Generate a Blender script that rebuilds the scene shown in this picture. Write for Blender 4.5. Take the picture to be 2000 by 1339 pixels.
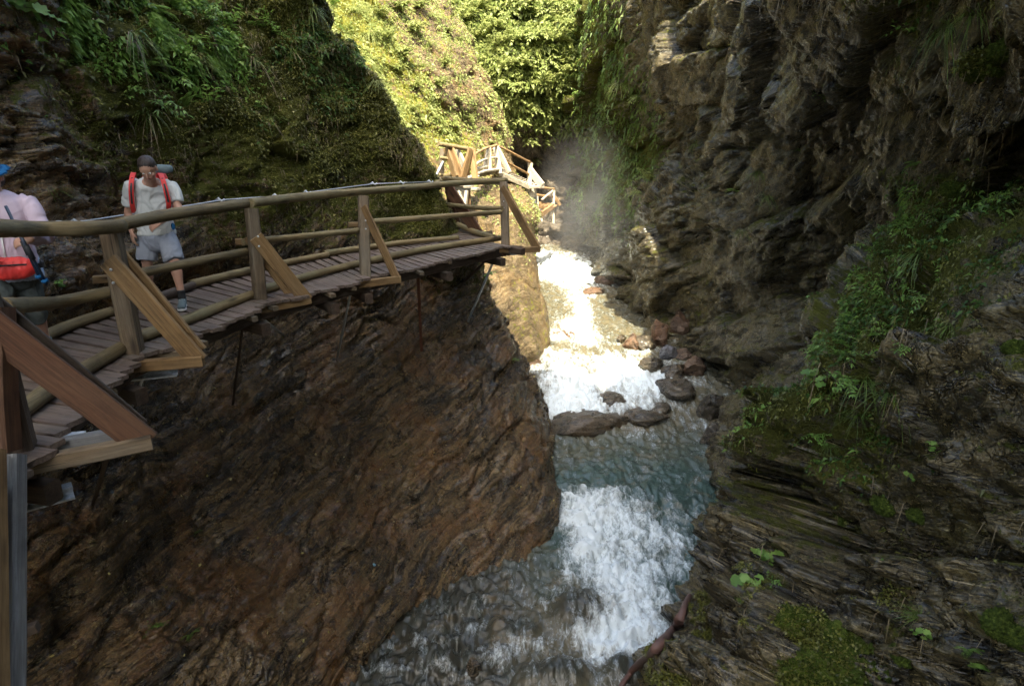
import bpy, bmesh, math, random
import numpy as np
from mathutils import Vector, Matrix, Quaternion
from mathutils.bvhtree import BVHTree

random.seed(7)
rng = np.random.default_rng(7)
for o in list(bpy.data.objects):
    bpy.data.objects.remove(o)
scene = bpy.context.scene
C = scene.collection
PI = math.pi

# ------------------------------------------------------------------ camera
FPX = 1250.0
PITCH = math.radians(17)
CAMH = 1.7
cam = bpy.data.cameras.new('camera')
cam.sensor_width = 36
cam.lens = 36 * FPX / 2000
cam.clip_start = 0.05
cam.clip_end = 400
camo = bpy.data.objects.new('camera', cam)
camo.location = (0, 0, CAMH)
camo.rotation_euler = (math.radians(90) - PITCH, 0, 0)
C.objects.link(camo)
scene.camera = camo

# ------------------------------------------------------------------ sky, sun, exposure
SUN_EL = math.radians(62)
SUN_H = (0.07, -0.99)
hn = math.hypot(*SUN_H)
sund = Vector((SUN_H[0] / hn * math.cos(SUN_EL), SUN_H[1] / hn * math.cos(SUN_EL), math.sin(SUN_EL)))
w = bpy.data.worlds.new('World')
scene.world = w
w.use_nodes = True
wn = w.node_tree.nodes
sky = wn.new('ShaderNodeTexSky')
sky.sky_type = 'NISHITA'
sky.sun_disc = False
sky.sun_elevation = SUN_EL
sky.sun_rotation = math.atan2(sund.x, sund.y)
sky.dust_density = 3.0
sky.ozone_density = .6
bg = wn['Background']
bg.inputs['Strength'].default_value = 0.15
w.node_tree.links.new(sky.outputs[0], bg.inputs[0])
sl = bpy.data.lights.new('sun', 'SUN')
sl.energy = 2.8
sl.angle = math.radians(0.5)
sl.color = (1, .93, .80)
so = bpy.data.objects.new('sun', sl)
so.rotation_euler = sund.to_track_quat('Z', 'Y').to_euler()
so.location = (10, -10, 30)
C.objects.link(so)
scene.view_settings.view_transform = 'Standard'
scene.view_settings.look = 'None'
scene.view_settings.gamma = 1
scene.view_settings.use_curve_mapping = False
scene.view_settings.exposure = 2.78
scene.view_settings.use_white_balance = True
scene.view_settings.white_balance_temperature = 7150
scene.view_settings.white_balance_tint = 3
scene.cycles.use_adaptive_sampling = True
scene.cycles.adaptive_threshold = .025
scene.cycles.max_bounces = 5
scene.cycles.diffuse_bounces = 3
scene.cycles.glossy_bounces = 3
scene.cycles.transmission_bounces = 4
scene.cycles.volume_bounces = 1
scene.cycles.sample_clamp_indirect = 6

# ------------------------------------------------------------------ pixel helpers (world points from a direction and a distance)
cF = np.array([0, math.cos(PITCH), -math.sin(PITCH)])
cU = np.array([0, math.sin(PITCH), math.cos(PITCH)])
cR = np.array([1., 0, 0])
CAMP = np.array([0, 0, CAMH])


def ray(px, py):
    return cF + (px - 1000) / FPX * cR + (669.5 - py) / FPX * cU


def atY(px, py, Y):
    v = ray(px, py)
    return Vector(CAMP + v * Y / v[1])


def atz(px, py, z):
    v = ray(px, py)
    return Vector(CAMP + v * (z - CAMH) / v[2])


def topx(P):
    Q = np.asarray(P) - CAMP
    d = Q @ cF
    return 1000 + FPX * (Q @ cR) / d, 669.5 - FPX * (Q @ cU) / d


# ------------------------------------------------------------------ noise
_perm = rng.permutation(256).astype(np.int32)
_perm = np.concatenate([_perm, _perm, _perm])
_g = rng.normal(size=(256, 3)).astype(np.float32)
_g /= np.linalg.norm(_g, axis=1)[:, None]


def perlin(P):
    P = np.asarray(P, dtype=np.float32)
    i = np.floor(P).astype(np.int32)
    f = P - i
    i &= 255
    u = f * f * f * (f * (f * 6 - 15) + 10)
    res = 0
    for dx in (0, 1):
        wx = u[:, 0] if dx else 1 - u[:, 0]
        a = _perm[i[:, 0] + dx]
        for dy in (0, 1):
            wy = u[:, 1] if dy else 1 - u[:, 1]
            b = _perm[a + i[:, 1] + dy]
            for dz in (0, 1):
                wz = u[:, 2] if dz else 1 - u[:, 2]
                h = _perm[b + i[:, 2] + dz]
                g = _g[h]
                res = res + wx * wy * wz * (g[:, 0] * (f[:, 0] - dx) + g[:, 1] * (f[:, 1] - dy) + g[:, 2] * (f[:, 2] - dz))
    return res * 1.6


def fbm(P, octv=4, gain=.5, lac=2.03, off=0.0):
    P = np.asarray(P, dtype=np.float32) + off
    a = 1.0
    s = 0
    for k in range(octv):
        s = s + a * perlin(P)
        P = P * lac + 17.3
        a *= gain
    return s


def facets(P, off=0):
    """cell noise: every cell is a tilted flat facet; returns height and distance to the cell edge"""
    P = np.asarray(P, dtype=np.float32) + off
    i = np.floor(P).astype(np.int32)
    f = P - i
    n = len(P)
    d1 = np.full(n, 9., np.float32)
    d2 = np.full(n, 9., np.float32)
    hh = np.zeros(n, np.float32)
    for dx in (-1, 0, 1):
        for dy in (-1, 0, 1):
            for dz in (-1, 0, 1):
                ii = (i + np.array([dx, dy, dz], np.int32)) & 255
                h = _perm[_perm[_perm[ii[:, 0]] + ii[:, 1]] + ii[:, 2]]
                c = _g[h] * .5 + .5
                r = f - np.array([dx, dy, dz], np.float32) - c
                d = (r * r).sum(1)
                g = _g[(h * 7 + 3) & 255]
                hgt = (g * r).sum(1) + _g[(h * 13 + 5) & 255, 0] * .45
                m = d < d1
                d2 = np.where(m, d1, np.minimum(d2, d))
                hh = np.where(m, hgt, hh)
                d1 = np.where(m, d, d1)
    return hh, np.sqrt(d2) - np.sqrt(d1)


def sstep(x, a, b):
    t = np.clip((x - a) / (b - a), 0, 1)
    return t * t * (3 - 2 * t)


def catmull(pts, t):
    """pts (n, ...) control array, t (m,) in 0..n-1"""
    n = len(pts)
    i = np.clip(np.floor(t).astype(int), 0, n - 2)
    f = (t - i).reshape((-1,) + (1,) * (pts.ndim - 1))
    p0 = pts[np.clip(i - 1, 0, n - 1)]
    p1 = pts[i]
    p2 = pts[i + 1]
    p3 = pts[np.clip(i + 2, 0, n - 1)]
    return .5 * (2 * p1 + (p2 - p0) * f + (2 * p0 - 5 * p1 + 4 * p2 - p3) * f ** 2 + (3 * p1 - p0 - 3 * p2 + p3) * f ** 3)


def spacing(segs, n):
    """segs: list of (t, density) -> n sample values of t with that density"""
    t = np.array([s[0] for s in segs], float)
    d = np.array([s[1] for s in segs], float)
    tt = np.linspace(t[0], t[-1], 4000)
    dd = np.interp(tt, t, d)
    c = np.concatenate([[0], np.cumsum((dd[1:] + dd[:-1]) / 2)])
    return np.interp(np.linspace(0, c[-1], n), c, tt)


def grid_normals(G):
    du = np.gradient(G, axis=1)
    dv = np.gradient(G, axis=0)
    N = np.cross(du, dv)
    N /= np.linalg.norm(N, axis=2)[..., None] + 1e-9
    return N


def grid_obj(name, G, mat, attrs=None, smooth=True, flip=False, bedc=None):
    m, n = G.shape[:2]
    idx = np.arange(m * n).reshape(m, n)
    q = np.stack([idx[:-1, :-1], idx[:-1, 1:], idx[1:, 1:], idx[1:, :-1]], -1).reshape(-1, 4)
    if flip:
        q = q[:, ::-1]
    me = bpy.data.meshes.new(name)
    me.vertices.add(m * n)
    me.vertices.foreach_set('co', G.reshape(-1).astype(np.float32))
    me.loops.add(q.size)
    me.loops.foreach_set('vertex_index', q.reshape(-1).astype(np.int32))
    me.polygons.add(len(q))
    me.polygons.foreach_set('loop_start', np.arange(0, q.size, 4, dtype=np.int32))
    me.polygons.foreach_set('use_smooth', np.full(len(q), smooth))
    me.update(calc_edges=True)
    for k, v in (attrs or {}).items():
        a = me.attributes.new(k, 'FLOAT', 'POINT')
        a.data.foreach_set('value', v.reshape(-1).astype(np.float32))
    b_ = me.attributes.new('bedc', 'FLOAT_VECTOR', 'POINT')
    b_.data.foreach_set('vector', (G.reshape(-1) if bedc is None else bedc.reshape(-1)).astype(np.float32))
    me.materials.append(mat)
    o = bpy.data.objects.new(name, me)
    C.objects.link(o)
    return o


# ------------------------------------------------------------------ object helpers
def tag(o, label=None, cat=None, group=None, kind=None):
    if label: o['label'] = label
    if cat: o['category'] = cat
    if group: o['group'] = group
    if kind: o['kind'] = kind
    return o


def empty(name, loc, label, cat, group=None):
    o = bpy.data.objects.new(name, None)
    o.location = loc
    o.empty_display_size = .1
    C.objects.link(o)
    return tag(o, label, cat, group)


def mesh_obj(name, verts, faces, mat, parent=None, smooth=False, loc=None):
    me = bpy.data.meshes.new(name)
    me.from_pydata([tuple(v) for v in verts], [], faces)
    if mat: me.materials.append(mat)
    if smooth:
        me.polygons.foreach_set('use_smooth', [True] * len(me.polygons))
    me.update()
    o = bpy.data.objects.new(name, me)
    C.objects.link(o)
    put(o, parent)
    return o


def put(o, parent):
    """parent keeping world place (all meshes are made in world space; parents have no rotation)"""
    if parent is not None:
        o.parent = parent
        p = parent
        loc = Vector((0, 0, 0))
        while p is not None:
            loc += Vector(p.location)
            p = p.parent
        o.matrix_parent_inverse = Matrix.Identity(4)
        o.location = Vector(o.location) - loc


def bm_obj(name, bm, mat, parent=None, smooth=False):
    me = bpy.data.meshes.new(name)
    bm.to_mesh(me)
    bm.free()
    if mat: me.materials.append(mat)
    if smooth:
        me.polygons.foreach_set('use_smooth', [True] * len(me.polygons))
    o = bpy.data.objects.new(name, me)
    C.objects.link(o)
    put(o, parent)
    return o


def beam(name, a, b, wd, ht, mat, parent=None, up=(0, 0, 1), jit=.004, bevel=.12, cut=0.0, warp=0.0, segs=None):
    """sawn timber from a to b, wd wide (sideways), ht high, edges chamfered, slightly crooked"""
    a, b = Vector(a), Vector(b)
    d = (b - a)
    L = d.length
    d.normalize()
    u = Vector(up)
    s = d.cross(u)
    if s.length < 1e-3: s = d.cross(Vector((0, 1, 0)))
    s.normalize()
    u = s.cross(d).normalized()
    c = min(wd, ht) * bevel
    hw, hh = wd / 2, ht / 2
    prof = [(-hw + c, -hh), (hw - c, -hh), (hw, -hh + c), (hw, hh - c), (hw - c, hh), (-hw + c, hh), (-hw, hh - c), (-hw, -hh + c)]
    n = segs or 3
    vs = []
    for k in range(n + 1):
        t = k / n
        ox, oy = random.uniform(-jit, jit), random.uniform(-jit, jit) + warp * math.sin(PI * t)
        for (x, y) in prof:
            e = cut * y * (1 if k == n else (-1 if k == 0 else 0))
            vs.append(a + d * (L * t + e) + s * (x + ox) + u * (y + oy))
    fs = []
    for k in range(n):
        for j in range(8):
            fs.append((k * 8 + j, k * 8 + (j + 1) % 8, (k + 1) * 8 + (j + 1) % 8, (k + 1) * 8 + j))
    fs.append(tuple(range(7, -1, -1)))
    fs.append(tuple(range(n * 8, n * 8 + 8)))
    o = mesh_obj(name, vs, fs, mat, parent)
    # grain runs along the piece: stored as an attribute triple
    at = o.data.attributes.new('grain', 'FLOAT_VECTOR', 'POINT')
    off = random.uniform(0, 50)
    co = []
    for k in range(n + 1):
        for (x, y) in prof:
            co += [L * k / n + off, x + off, y]
    at.data.foreach_set('vector', co)
    return o


def log(name, pts, r0, r1, mat, parent=None, ns=12, knots=8, rough=.004, crv=None):
    """a peeled pole through the points, tapering, with knots and saw-cut ends"""
    P = np.array([tuple(p) for p in pts], float)
    L = np.concatenate([[0], np.cumsum(np.linalg.norm(np.diff(P, axis=0), axis=1))])
    n = max(6, int(L[-1] / .10))
    s = np.linspace(0, L[-1], n + 1)
    if len(P) > 2:
        t = np.interp(s, L, np.arange(len(P)))
        Q = catmull(P, t)
    else:
        Q = np.stack([np.interp(s, L, P[:, k]) for k in range(3)], 1)
    ph = random.uniform(0, 99)
    Q = Q + np.stack([perlin(np.stack([s * .7 + ph, s * 0 + k * 5.3, s * 0], 1)) for k in range(3)], 1) * .012
    T = np.gradient(Q, axis=0)
    T /= np.linalg.norm(T, axis=1)[:, None]
    ref = np.array([0, 0, 1.]) if abs(T[0, 2]) < .9 else np.array([1., 0, 0])
    kn = [(random.uniform(0, L[-1]), random.uniform(0, 2 * PI), random.uniform(.004, .009)) for _ in range(knots)]
    vs, gr = [], []
    for k in range(n + 1):
        S = np.cross(T[k], ref); S /= np.linalg.norm(S)
        U = np.cross(S, T[k])
        R = r0 + (r1 - r0) * k / n
        for j in range(ns):
            a = 2 * PI * j / ns
            rr = R + rough * math.sin(3 * a + s[k] * 2 + ph) * .5 + random.uniform(-1, 1) * rough * .3
            for (ks, ka, kh) in kn:
                dd = ((s[k] - ks) / .05) ** 2 + (((a - ka + PI) % (2 * PI) - PI) / .45) ** 2
                if dd < 6: rr += kh * math.exp(-dd)
            vs.append(Q[k] + (S * math.cos(a) + U * math.sin(a)) * rr)
            gr += [s[k] + ph, math.cos(a) * R + ph, math.sin(a) * R]
    fs = []
    for k in range(n):
        for j in range(ns):
            fs.append((k * ns + j, k * ns + (j + 1) % ns, (k + 1) * ns + (j + 1) % ns, (k + 1) * ns + j))
    fs.append(tuple(range(ns - 1, -1, -1)))
    fs.append(tuple(range(n * ns, n * ns + ns)))
    o = mesh_obj(name, vs, fs, mat, parent, smooth=False)
    sm = [True] * (len(fs) - 2) + [False, False]
    o.data.polygons.foreach_set('use_smooth', sm)
    at = o.data.attributes.new('grain', 'FLOAT_VECTOR', 'POINT')
    at.data.foreach_set('vector', gr)
    return o


def tube(name, pts, r, mat, parent=None, ns=8):
    vs, fs = tube_data(pts, r, ns)
    return mesh_obj(name, vs, fs, mat, parent, smooth=True)


def tube_data(pts, r, ns=8, base=0):
    P = np.array([tuple(p) for p in pts], float)
    T = np.gradient(P, axis=0)
    T /= np.linalg.norm(T, axis=1)[:, None] + 1e-9
    rr = np.broadcast_to(r, (len(P),))
    vs, fs = [], []
    ref = np.array([0, 0, 1.])
    if abs(T[0] @ ref) > .95: ref = np.array([1., 0.1, 0])
    for k in range(len(P)):
        S = np.cross(T[k], ref); S /= np.linalg.norm(S) + 1e-9
        U = np.cross(S, T[k])
        for j in range(ns):
            a = 2 * PI * j / ns
            vs.append(P[k] + (S * math.cos(a) + U * math.sin(a)) * rr[k])
    n = len(P) - 1
    for k in range(n):
        for j in range(ns):
            fs.append((base + k * ns + j, base + k * ns + (j + 1) % ns, base + (k + 1) * ns + (j + 1) % ns, base + (k + 1) * ns + j))
    fs.append(tuple(base + j for j in range(ns - 1, -1, -1)))
    fs.append(tuple(base + n * ns + j for j in range(ns)))
    return vs, fs


# ------------------------------------------------------------------ materials
class NT:
    def __init__(self, name):
        self.m = bpy.data.materials.new(name)
        self.m.use_nodes = True
        self.t = self.m.node_tree
        self.b = self.t.nodes['Principled BSDF']

    def n(self, typ, **kw):
        nd = self.t.nodes.new(typ)
        for k, v in kw.items():
            if hasattr(nd, k) and not k[0].isupper():
                setattr(nd, k, v)
        return nd

    def link(self, a, b):
        self.t.links.new(a, b)

    def val(self, nd, key, v):
        s = nd.inputs[key]
        if hasattr(v, 'links') or isinstance(v, bpy.types.NodeSocket):
            self.link(v, s)
        else:
            s.default_value = v

    def pos(self):
        return self.n('ShaderNodeNewGeometry').outputs['Position']

    def attr(self, name, out='Fac'):
        a = self.n('ShaderNodeAttribute')
        a.attribute_name = name
        return a.outputs[out]

    def mapping(self, vec, scale=(1, 1, 1), rot=(0, 0, 0), loc=(0, 0, 0)):
        mp = self.n('ShaderNodeMapping')
        self.link(vec, mp.inputs['Vector'])
        mp.inputs['Scale'].default_value = scale
        mp.inputs['Rotation'].default_value = rot
        mp.inputs['Location'].default_value = loc
        return mp.outputs[0]

    def noise(self, vec, scale, detail=5, rough=.6, dist=0, out=0):
        nd = self.n('ShaderNodeTexNoise')
        self.link(vec, nd.inputs['Vector'])
        nd.inputs['Scale'].default_value = scale
        nd.inputs['Detail'].default_value = detail
        nd.inputs['Roughness'].default_value = rough
        nd.inputs['Distortion'].default_value = dist
        return nd.outputs[out]

    def vor(self, vec, scale, feature='F1', out=0):
        nd = self.n('ShaderNodeTexVoronoi')
        nd.feature = feature
        self.link(vec, nd.inputs['Vector'])
        nd.inputs['Scale'].default_value = scale
        return nd.outputs[out]

    def ramp(self, fac, stops, interp='LINEAR'):
        nd = self.n('ShaderNodeValToRGB')
        cr = nd.color_ramp
        cr.interpolation = interp
        while len(cr.elements) < len(stops): cr.elements.new(.5)
        for e, (p, c) in zip(cr.elements, stops):
            e.position = p
            e.color = (c, c, c, 1) if isinstance(c, (int, float)) else tuple(c) + (1,)
        self.link(fac, nd.inputs[0])
        return nd.outputs[0]

    def math(self, op, a, b=None, clamp=False):
        nd = self.n('ShaderNodeMath')
        nd.operation = op
        nd.use_clamp = clamp
        self.val(nd, 0, a)
        if b is not None: self.val(nd, 1, b)
        return nd.outputs[0]

    def mix(self, f, a, b, blend='MIX'):
        nd = self.n('ShaderNodeMix')
        nd.data_type = 'RGBA'
        nd.blend_type = blend
        nd.clamp_factor = True
        for k, v in ((0, f), (6, a), (7, b)):
            s = nd.inputs[k]
            if isinstance(v, bpy.types.NodeSocket): self.link(v, s)
            else: s.default_value = v if k == 0 else tuple(v) + (1,)
        return nd.outputs[2]

    def bump(self, h, strength=.5, dist=.02, normal=None):
        nd = self.n('ShaderNodeBump')
        nd.inputs['Strength'].default_value = strength
        nd.inputs['Distance'].default_value = dist
        self.link(h, nd.inputs['Height'])
        if normal is not None: self.link(normal, nd.inputs['Normal'])
        return nd.outputs[0]

    def set(self, **kw):
        for k, v in kw.items():
            key = {'color': 'Base Color', 'rough': 'Roughness', 'normal': 'Normal', 'spec': 'Specular IOR Level', 'metal': 'Metallic',
                   'trans': 'Transmission Weight', 'ior': 'IOR', 'sub': 'Subsurface Weight', 'coat': 'Coat Weight', 'coatr': 'Coat Roughness', 'sheen': 'Sheen Weight'}[k]
            s = self.b.inputs[key]
            if isinstance(v, bpy.types.NodeSocket): self.link(v, s)
            elif isinstance(v, (tuple, list)): s.default_value = tuple(v) + (1,) if len(v) == 3 else v
            else: s.default_value = v
        return self.m


def rock_material(name, base, dark, light, rust, bed, moss_cols=((.026, .030, .007), (.11, .11, .022)), wet=.5, lighten=1.0, moss_gain=1.0):
    t = NT(name)
    p = t.pos()
    # bedding-aligned coordinates
    bedp = t.attr('bedc', 'Vector') if bed is None else t.mapping(p, rot=bed)
    st = t.mapping(bedp, scale=(.4, .4, 4.6))
    s1 = t.noise(st, 2.2, 5, .68, .15)
    s2 = t.noise(t.mapping(bedp, scale=(.5, .5, 12)), 4.5, 3, .66, .1)
    big = t.noise(p, .9, 3, .62)
    mid = t.noise(p, 4.5, 5, .68)
    fine = t.noise(p, 28, 3, .7)
    c = t.ramp(s1, [(.34, dark), (.47, base), (.57, light), (.66, base), (.76, light)])
    c = t.mix(t.ramp(big, [(.48, 0), (.62, .8)]), c, rust)
    c = t.mix(t.ramp(mid, [(.36, .75), (.5, 0)]), c, dark)
    # pale mineral crust and lichen flecks
    c = t.mix(t.ramp(t.noise(t.mapping(bedp, scale=(1, 1, 2.6)), 7, 4, .78), [(.63, 0), (.72, .7)]), c, tuple(min(.5, x * 2.6 + .05) for x in light))
    c = t.mix(t.ramp(s2, [(.5, 0), (.75, .55)]), c, tuple(x * 1.5 for x in light))
    c = t.mix(t.ramp(fine, [(.42, .55), (.54, 0)]), c, dark)
    c = t.mix(t.ramp(t.noise(t.mapping(bedp, scale=(1, 1, 3)), 30, 2, .8), [(.60, 0), (.68, .7)]), c, tuple(min(.45, x * 2.4 + .03) for x in light))
    wv = t.n('ShaderNodeVectorMath'); wv.operation = 'ADD'
    wn_ = t.n('ShaderNodeTexNoise'); t.link(p, wn_.inputs['Vector']); wn_.inputs['Scale'].default_value = 2.2; wn_.inputs['Detail'].default_value = 2
    ws = t.n('ShaderNodeVectorMath'); ws.operation = 'SCALE'; t.link(wn_.outputs['Color'], ws.inputs[0]); ws.inputs['Scale'].default_value = .45
    t.link(bedp, wv.inputs[0]); t.link(ws.outputs[0], wv.inputs[1])
    c2 = t.vor(t.mapping(wv.outputs[0], scale=(.8, .8, 3.2)), 5.0, 'DISTANCE_TO_EDGE')
    k2 = t.math('MULTIPLY', t.ramp(c2, [(0, 1), (.05, 0)]), t.ramp(big, [(.44, .8), (.58, .0)]))
    kk = k2
    c = t.mix(t.math('MULTIPLY', kk, .8), c, tuple(x * .35 for x in dark))
    cellv = t.vor(t.mapping(wv.outputs[0], scale=(.8, .8, 3.2)), 5.0, 'F1', out='Color')
    sepc = t.n('ShaderNodeSeparateColor'); t.link(cellv, sepc.inputs[0])
    c = t.mix(t.ramp(sepc.outputs[0], [(0, .0), (1, .45)]), c, t.mix(1.0, c, (.5, .5, .5), 'MULTIPLY'))
    h = t.math('ADD', t.math('MULTIPLY', s1, 1.3), t.math('MULTIPLY', fine, .1))
    h = t.math('SUBTRACT', h, t.math('MULTIPLY', kk, .4))
    h = t.math('ADD', h, t.math('MULTIPLY', sepc.outputs[1], .35))
    h = t.math('ADD', h, t.math('MULTIPLY', mid, .9))
    h = t.math('ADD', h, t.math('MULTIPLY', fine, .16))
    # moss
    mn = t.noise(p, 55, 3, .75)
    mc = big
    mcol = t.ramp(t.math('ADD', t.math('MULTIPLY', mn, .55), t.math('MULTIPLY', mc, .5)), [(.38, moss_cols[0]), (.52, tuple((a + b) / 2 for a, b in zip(*moss_cols))), (.66, moss_cols[1])])
    mm = t.math('ADD', t.attr('moss'), t.math('MULTIPLY', t.math('SUBTRACT', t.noise(p, 6.5, 4, .72), .5), 1.9))
    mask = t.ramp(mm, [(.45, 0), (.62, moss_gain)])
    c = t.mix(mask, c, mcol)
    if lighten != 1.0:
        c = t.mix(1.0, c, (lighten,) * 3, 'MULTIPLY')
    hm = t.math('ADD', h, t.math('MULTIPLY', mn, t.math('MULTIPLY', t.attr('moss'), 1.1)))
    nrm = t.bump(hm, 1.0, .06)
    r = t.ramp(mid, [(.40, .40 - .24 * wet), (.62, .75 - .30 * wet)])
    r = t.mix(mask, r, (.95,) * 3)
    return t.set(color=c, rough=r, normal=nrm, spec=t.mix(mask, (.38 * (0.4 + wet),) * 3, (.1, .1, .1)), coat=t.math('MULTIPLY', t.math('SUBTRACT', 1.0, mask, True), .20 * wet * wet), coatr=.11)


def wood_material(name, c_dark, c_mid, c_light, rough=.75, weather=(.16, .16, .13), wamt=.5, grain=1.0, spec=.3):
    t = NT(name)
    g = t.attr('grain', 'Vector')
    n1 = t.noise(t.mapping(g, scale=(1.6, 34, 34)), 1.0, 6, .65, .6)
    n2 = t.noise(t.mapping(g, scale=(.8, 3.5, 3.5)), 1.3, 5, .6)
    n3 = t.noise(t.mapping(g, scale=(6, 120, 120)), 1.0, 3, .6)
    kn = t.vor(t.mapping(g, scale=(1.7, 7, 7)), 1.0)
    c = t.ramp(n1, [(.28, c_dark), (.5, c_mid), (.72, c_light)])
    c = t.mix(t.ramp(n2, [(.42, 0), (.68, wamt)]), c, weather)
    c = t.mix(t.ramp(kn, [(.06, .95), (.2, 0)]), c, tuple(x * .35 for x in c_dark))
    ck = t.noise(t.mapping(g, scale=(.9, 60, 60)), 1.0, 4, .7, .3)
    c = t.mix(t.ramp(ck, [(.32, .9), (.40, 0)]), c, tuple(x * .25 for x in c_dark))
    p = t.pos()
    c = t.mix(t.ramp(t.noise(p, 2.4, 7, .7), [(.5, 0), (.7, .6)]), c, tuple(x * .5 for x in c_dark))
    c = t.mix(t.ramp(n3, [(.35, .4), (.5, 0)]), c, tuple(x * .6 for x in c_dark))
    h = t.math('ADD', t.math('MULTIPLY', n1, 1), t.math('MULTIPLY', n3, .4))
    return t.set(color=c, rough=rough, spec=spec, normal=t.bump(h, .6 * grain, .008))


def plain(name, col, rough=.6, metal=0, spec=.5, var=.25, scale=20, bump=.15, sheen=0):
    t = NT(name)
    p = t.pos()
    n = t.noise(p, scale, 4, .6)
    c = t.ramp(n, [(.3, tuple(x * (1 - var) for x in col)), (.7, tuple(min(1, x * (1 + var)) for x in col))])
    return t.set(color=c, rough=rough, metal=metal, spec=spec, sheen=sheen, normal=t.bump(n, bump, .01))


def leaf_material(name, dark, mid, light, trans=.35, back=None):
    t = NT(name)
    p = t.pos()
    oi = t.n('ShaderNodeObjectInfo').outputs['Random']
    r = t.attr('hue')
    v = t.math('ADD', t.math('MULTIPLY', r, .75), t.math('MULTIPLY', t.noise(p, 3.0, 3, .6), .4))
    c = t.ramp(v, [(.12, dark), (.5, mid), (.95, light)])
    t.set(color=c, rough=.5, spec=.4)
    tr = t.n('ShaderNodeBsdfTranslucent')
    tc = t.mix(.5, c, light)
    t.link(tc, tr.inputs[0])
    ms = t.n('ShaderNodeMixShader')
    ms.inputs[0].default_value = trans
    t.link(t.b.outputs[0], ms.inputs[1])
    t.link(tr.outputs[0], ms.inputs[2])
    t.link(ms.outputs[0], t.t.nodes['Material Output'].inputs[0])
    return t.m


M = {}
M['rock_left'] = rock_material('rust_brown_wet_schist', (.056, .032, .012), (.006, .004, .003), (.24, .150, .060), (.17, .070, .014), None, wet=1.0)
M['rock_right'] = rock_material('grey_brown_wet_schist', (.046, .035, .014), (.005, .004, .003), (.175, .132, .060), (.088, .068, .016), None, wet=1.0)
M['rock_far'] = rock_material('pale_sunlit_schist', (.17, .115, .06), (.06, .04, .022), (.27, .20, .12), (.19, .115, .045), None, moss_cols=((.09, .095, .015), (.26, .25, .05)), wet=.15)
M['rock_back'] = rock_material('shaded_back_schist', (.10, .075, .052), (.03, .022, .016), (.17, .13, .09), (.10, .075, .03), None, moss_cols=((.03, .05, .012), (.12, .15, .035)), wet=.5)
M['boulder'] = rock_material('red_brown_boulder', (.13, .075, .045), (.035, .022, .015), (.22, .14, .09), (.17, .075, .032), (.5, .3, .2), wet=.6)
M['boulder_grey'] = rock_material('blue_grey_boulder', (.13, .13, .14), (.05, .05, .055), (.24, .24, .27), (.12, .11, .11), (.2, .6, .2), wet=.8)
M['boulder_wet'] = rock_material('dark_wet_boulder', (.060, .045, .026), (.016, .012, .008), (.13, .10, .06), (.085, .052, .022), (.9, .2, .2), wet=1.0)
M['log'] = wood_material('peeled_pole', (.11, .075, .034), (.20, .145, .068), (.29, .22, .11), weather=(.15, .14, .075), wamt=.8)
M['logn'] = wood_material('mossy_peeled_pole', (.085, .058, .026), (.155, .112, .052), (.24, .18, .088), weather=(.11, .09, .048), wamt=.8)
M['post'] = wood_material('weathered_post', (.075, .05, .028), (.13, .092, .055), (.20, .15, .09), weather=(.12, .11, .085), wamt=.6)
M['brace'] = wood_material('new_larch_board', (.11, .060, .024), (.20, .118, .048), (.30, .19, .088), weather=(.15, .115, .065), wamt=.4)
M['red'] = wood_material('red_stained_board', (.045, .02, .011), (.088, .038, .019), (.135, .068, .034), weather=(.10, .06, .035), wamt=.45)
M['plank'] = wood_material('worn_purple_brown_plank', (.065, .043, .034), (.12, .085, .066), (.20, .15, .12), weather=(.15, .13, .10), wamt=.6, rough=.6)
M['dark'] = wood_material('dark_damp_beam', (.035, .022, .014), (.07, .043, .027), (.115, .08, .055), weather=(.075, .07, .06), wamt=.5)
M['grey'] = wood_material('silver_grey_board', (.10, .10, .10), (.19, .19, .19), (.31, .32, .33), weather=(.13, .12, .10), wamt=.5)
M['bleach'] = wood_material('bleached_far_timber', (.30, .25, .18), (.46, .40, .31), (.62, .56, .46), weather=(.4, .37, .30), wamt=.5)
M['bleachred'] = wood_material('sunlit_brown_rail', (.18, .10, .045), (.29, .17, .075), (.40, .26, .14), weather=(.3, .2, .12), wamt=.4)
M['steel'] = plain('galvanised_steel', (.50, .53, .56), .45, .5, var=.3, scale=40)
M['cable'] = plain('steel_cable', (.55, .57, .60), .45, .6, var=.3, scale=200, bump=.6)
M['rust'] = plain('rusty_steel', (.16, .06, .03), .8, .2, var=.5, scale=40)
exec_after = []

# ================================================================== cliffs
BVH = {}


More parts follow.
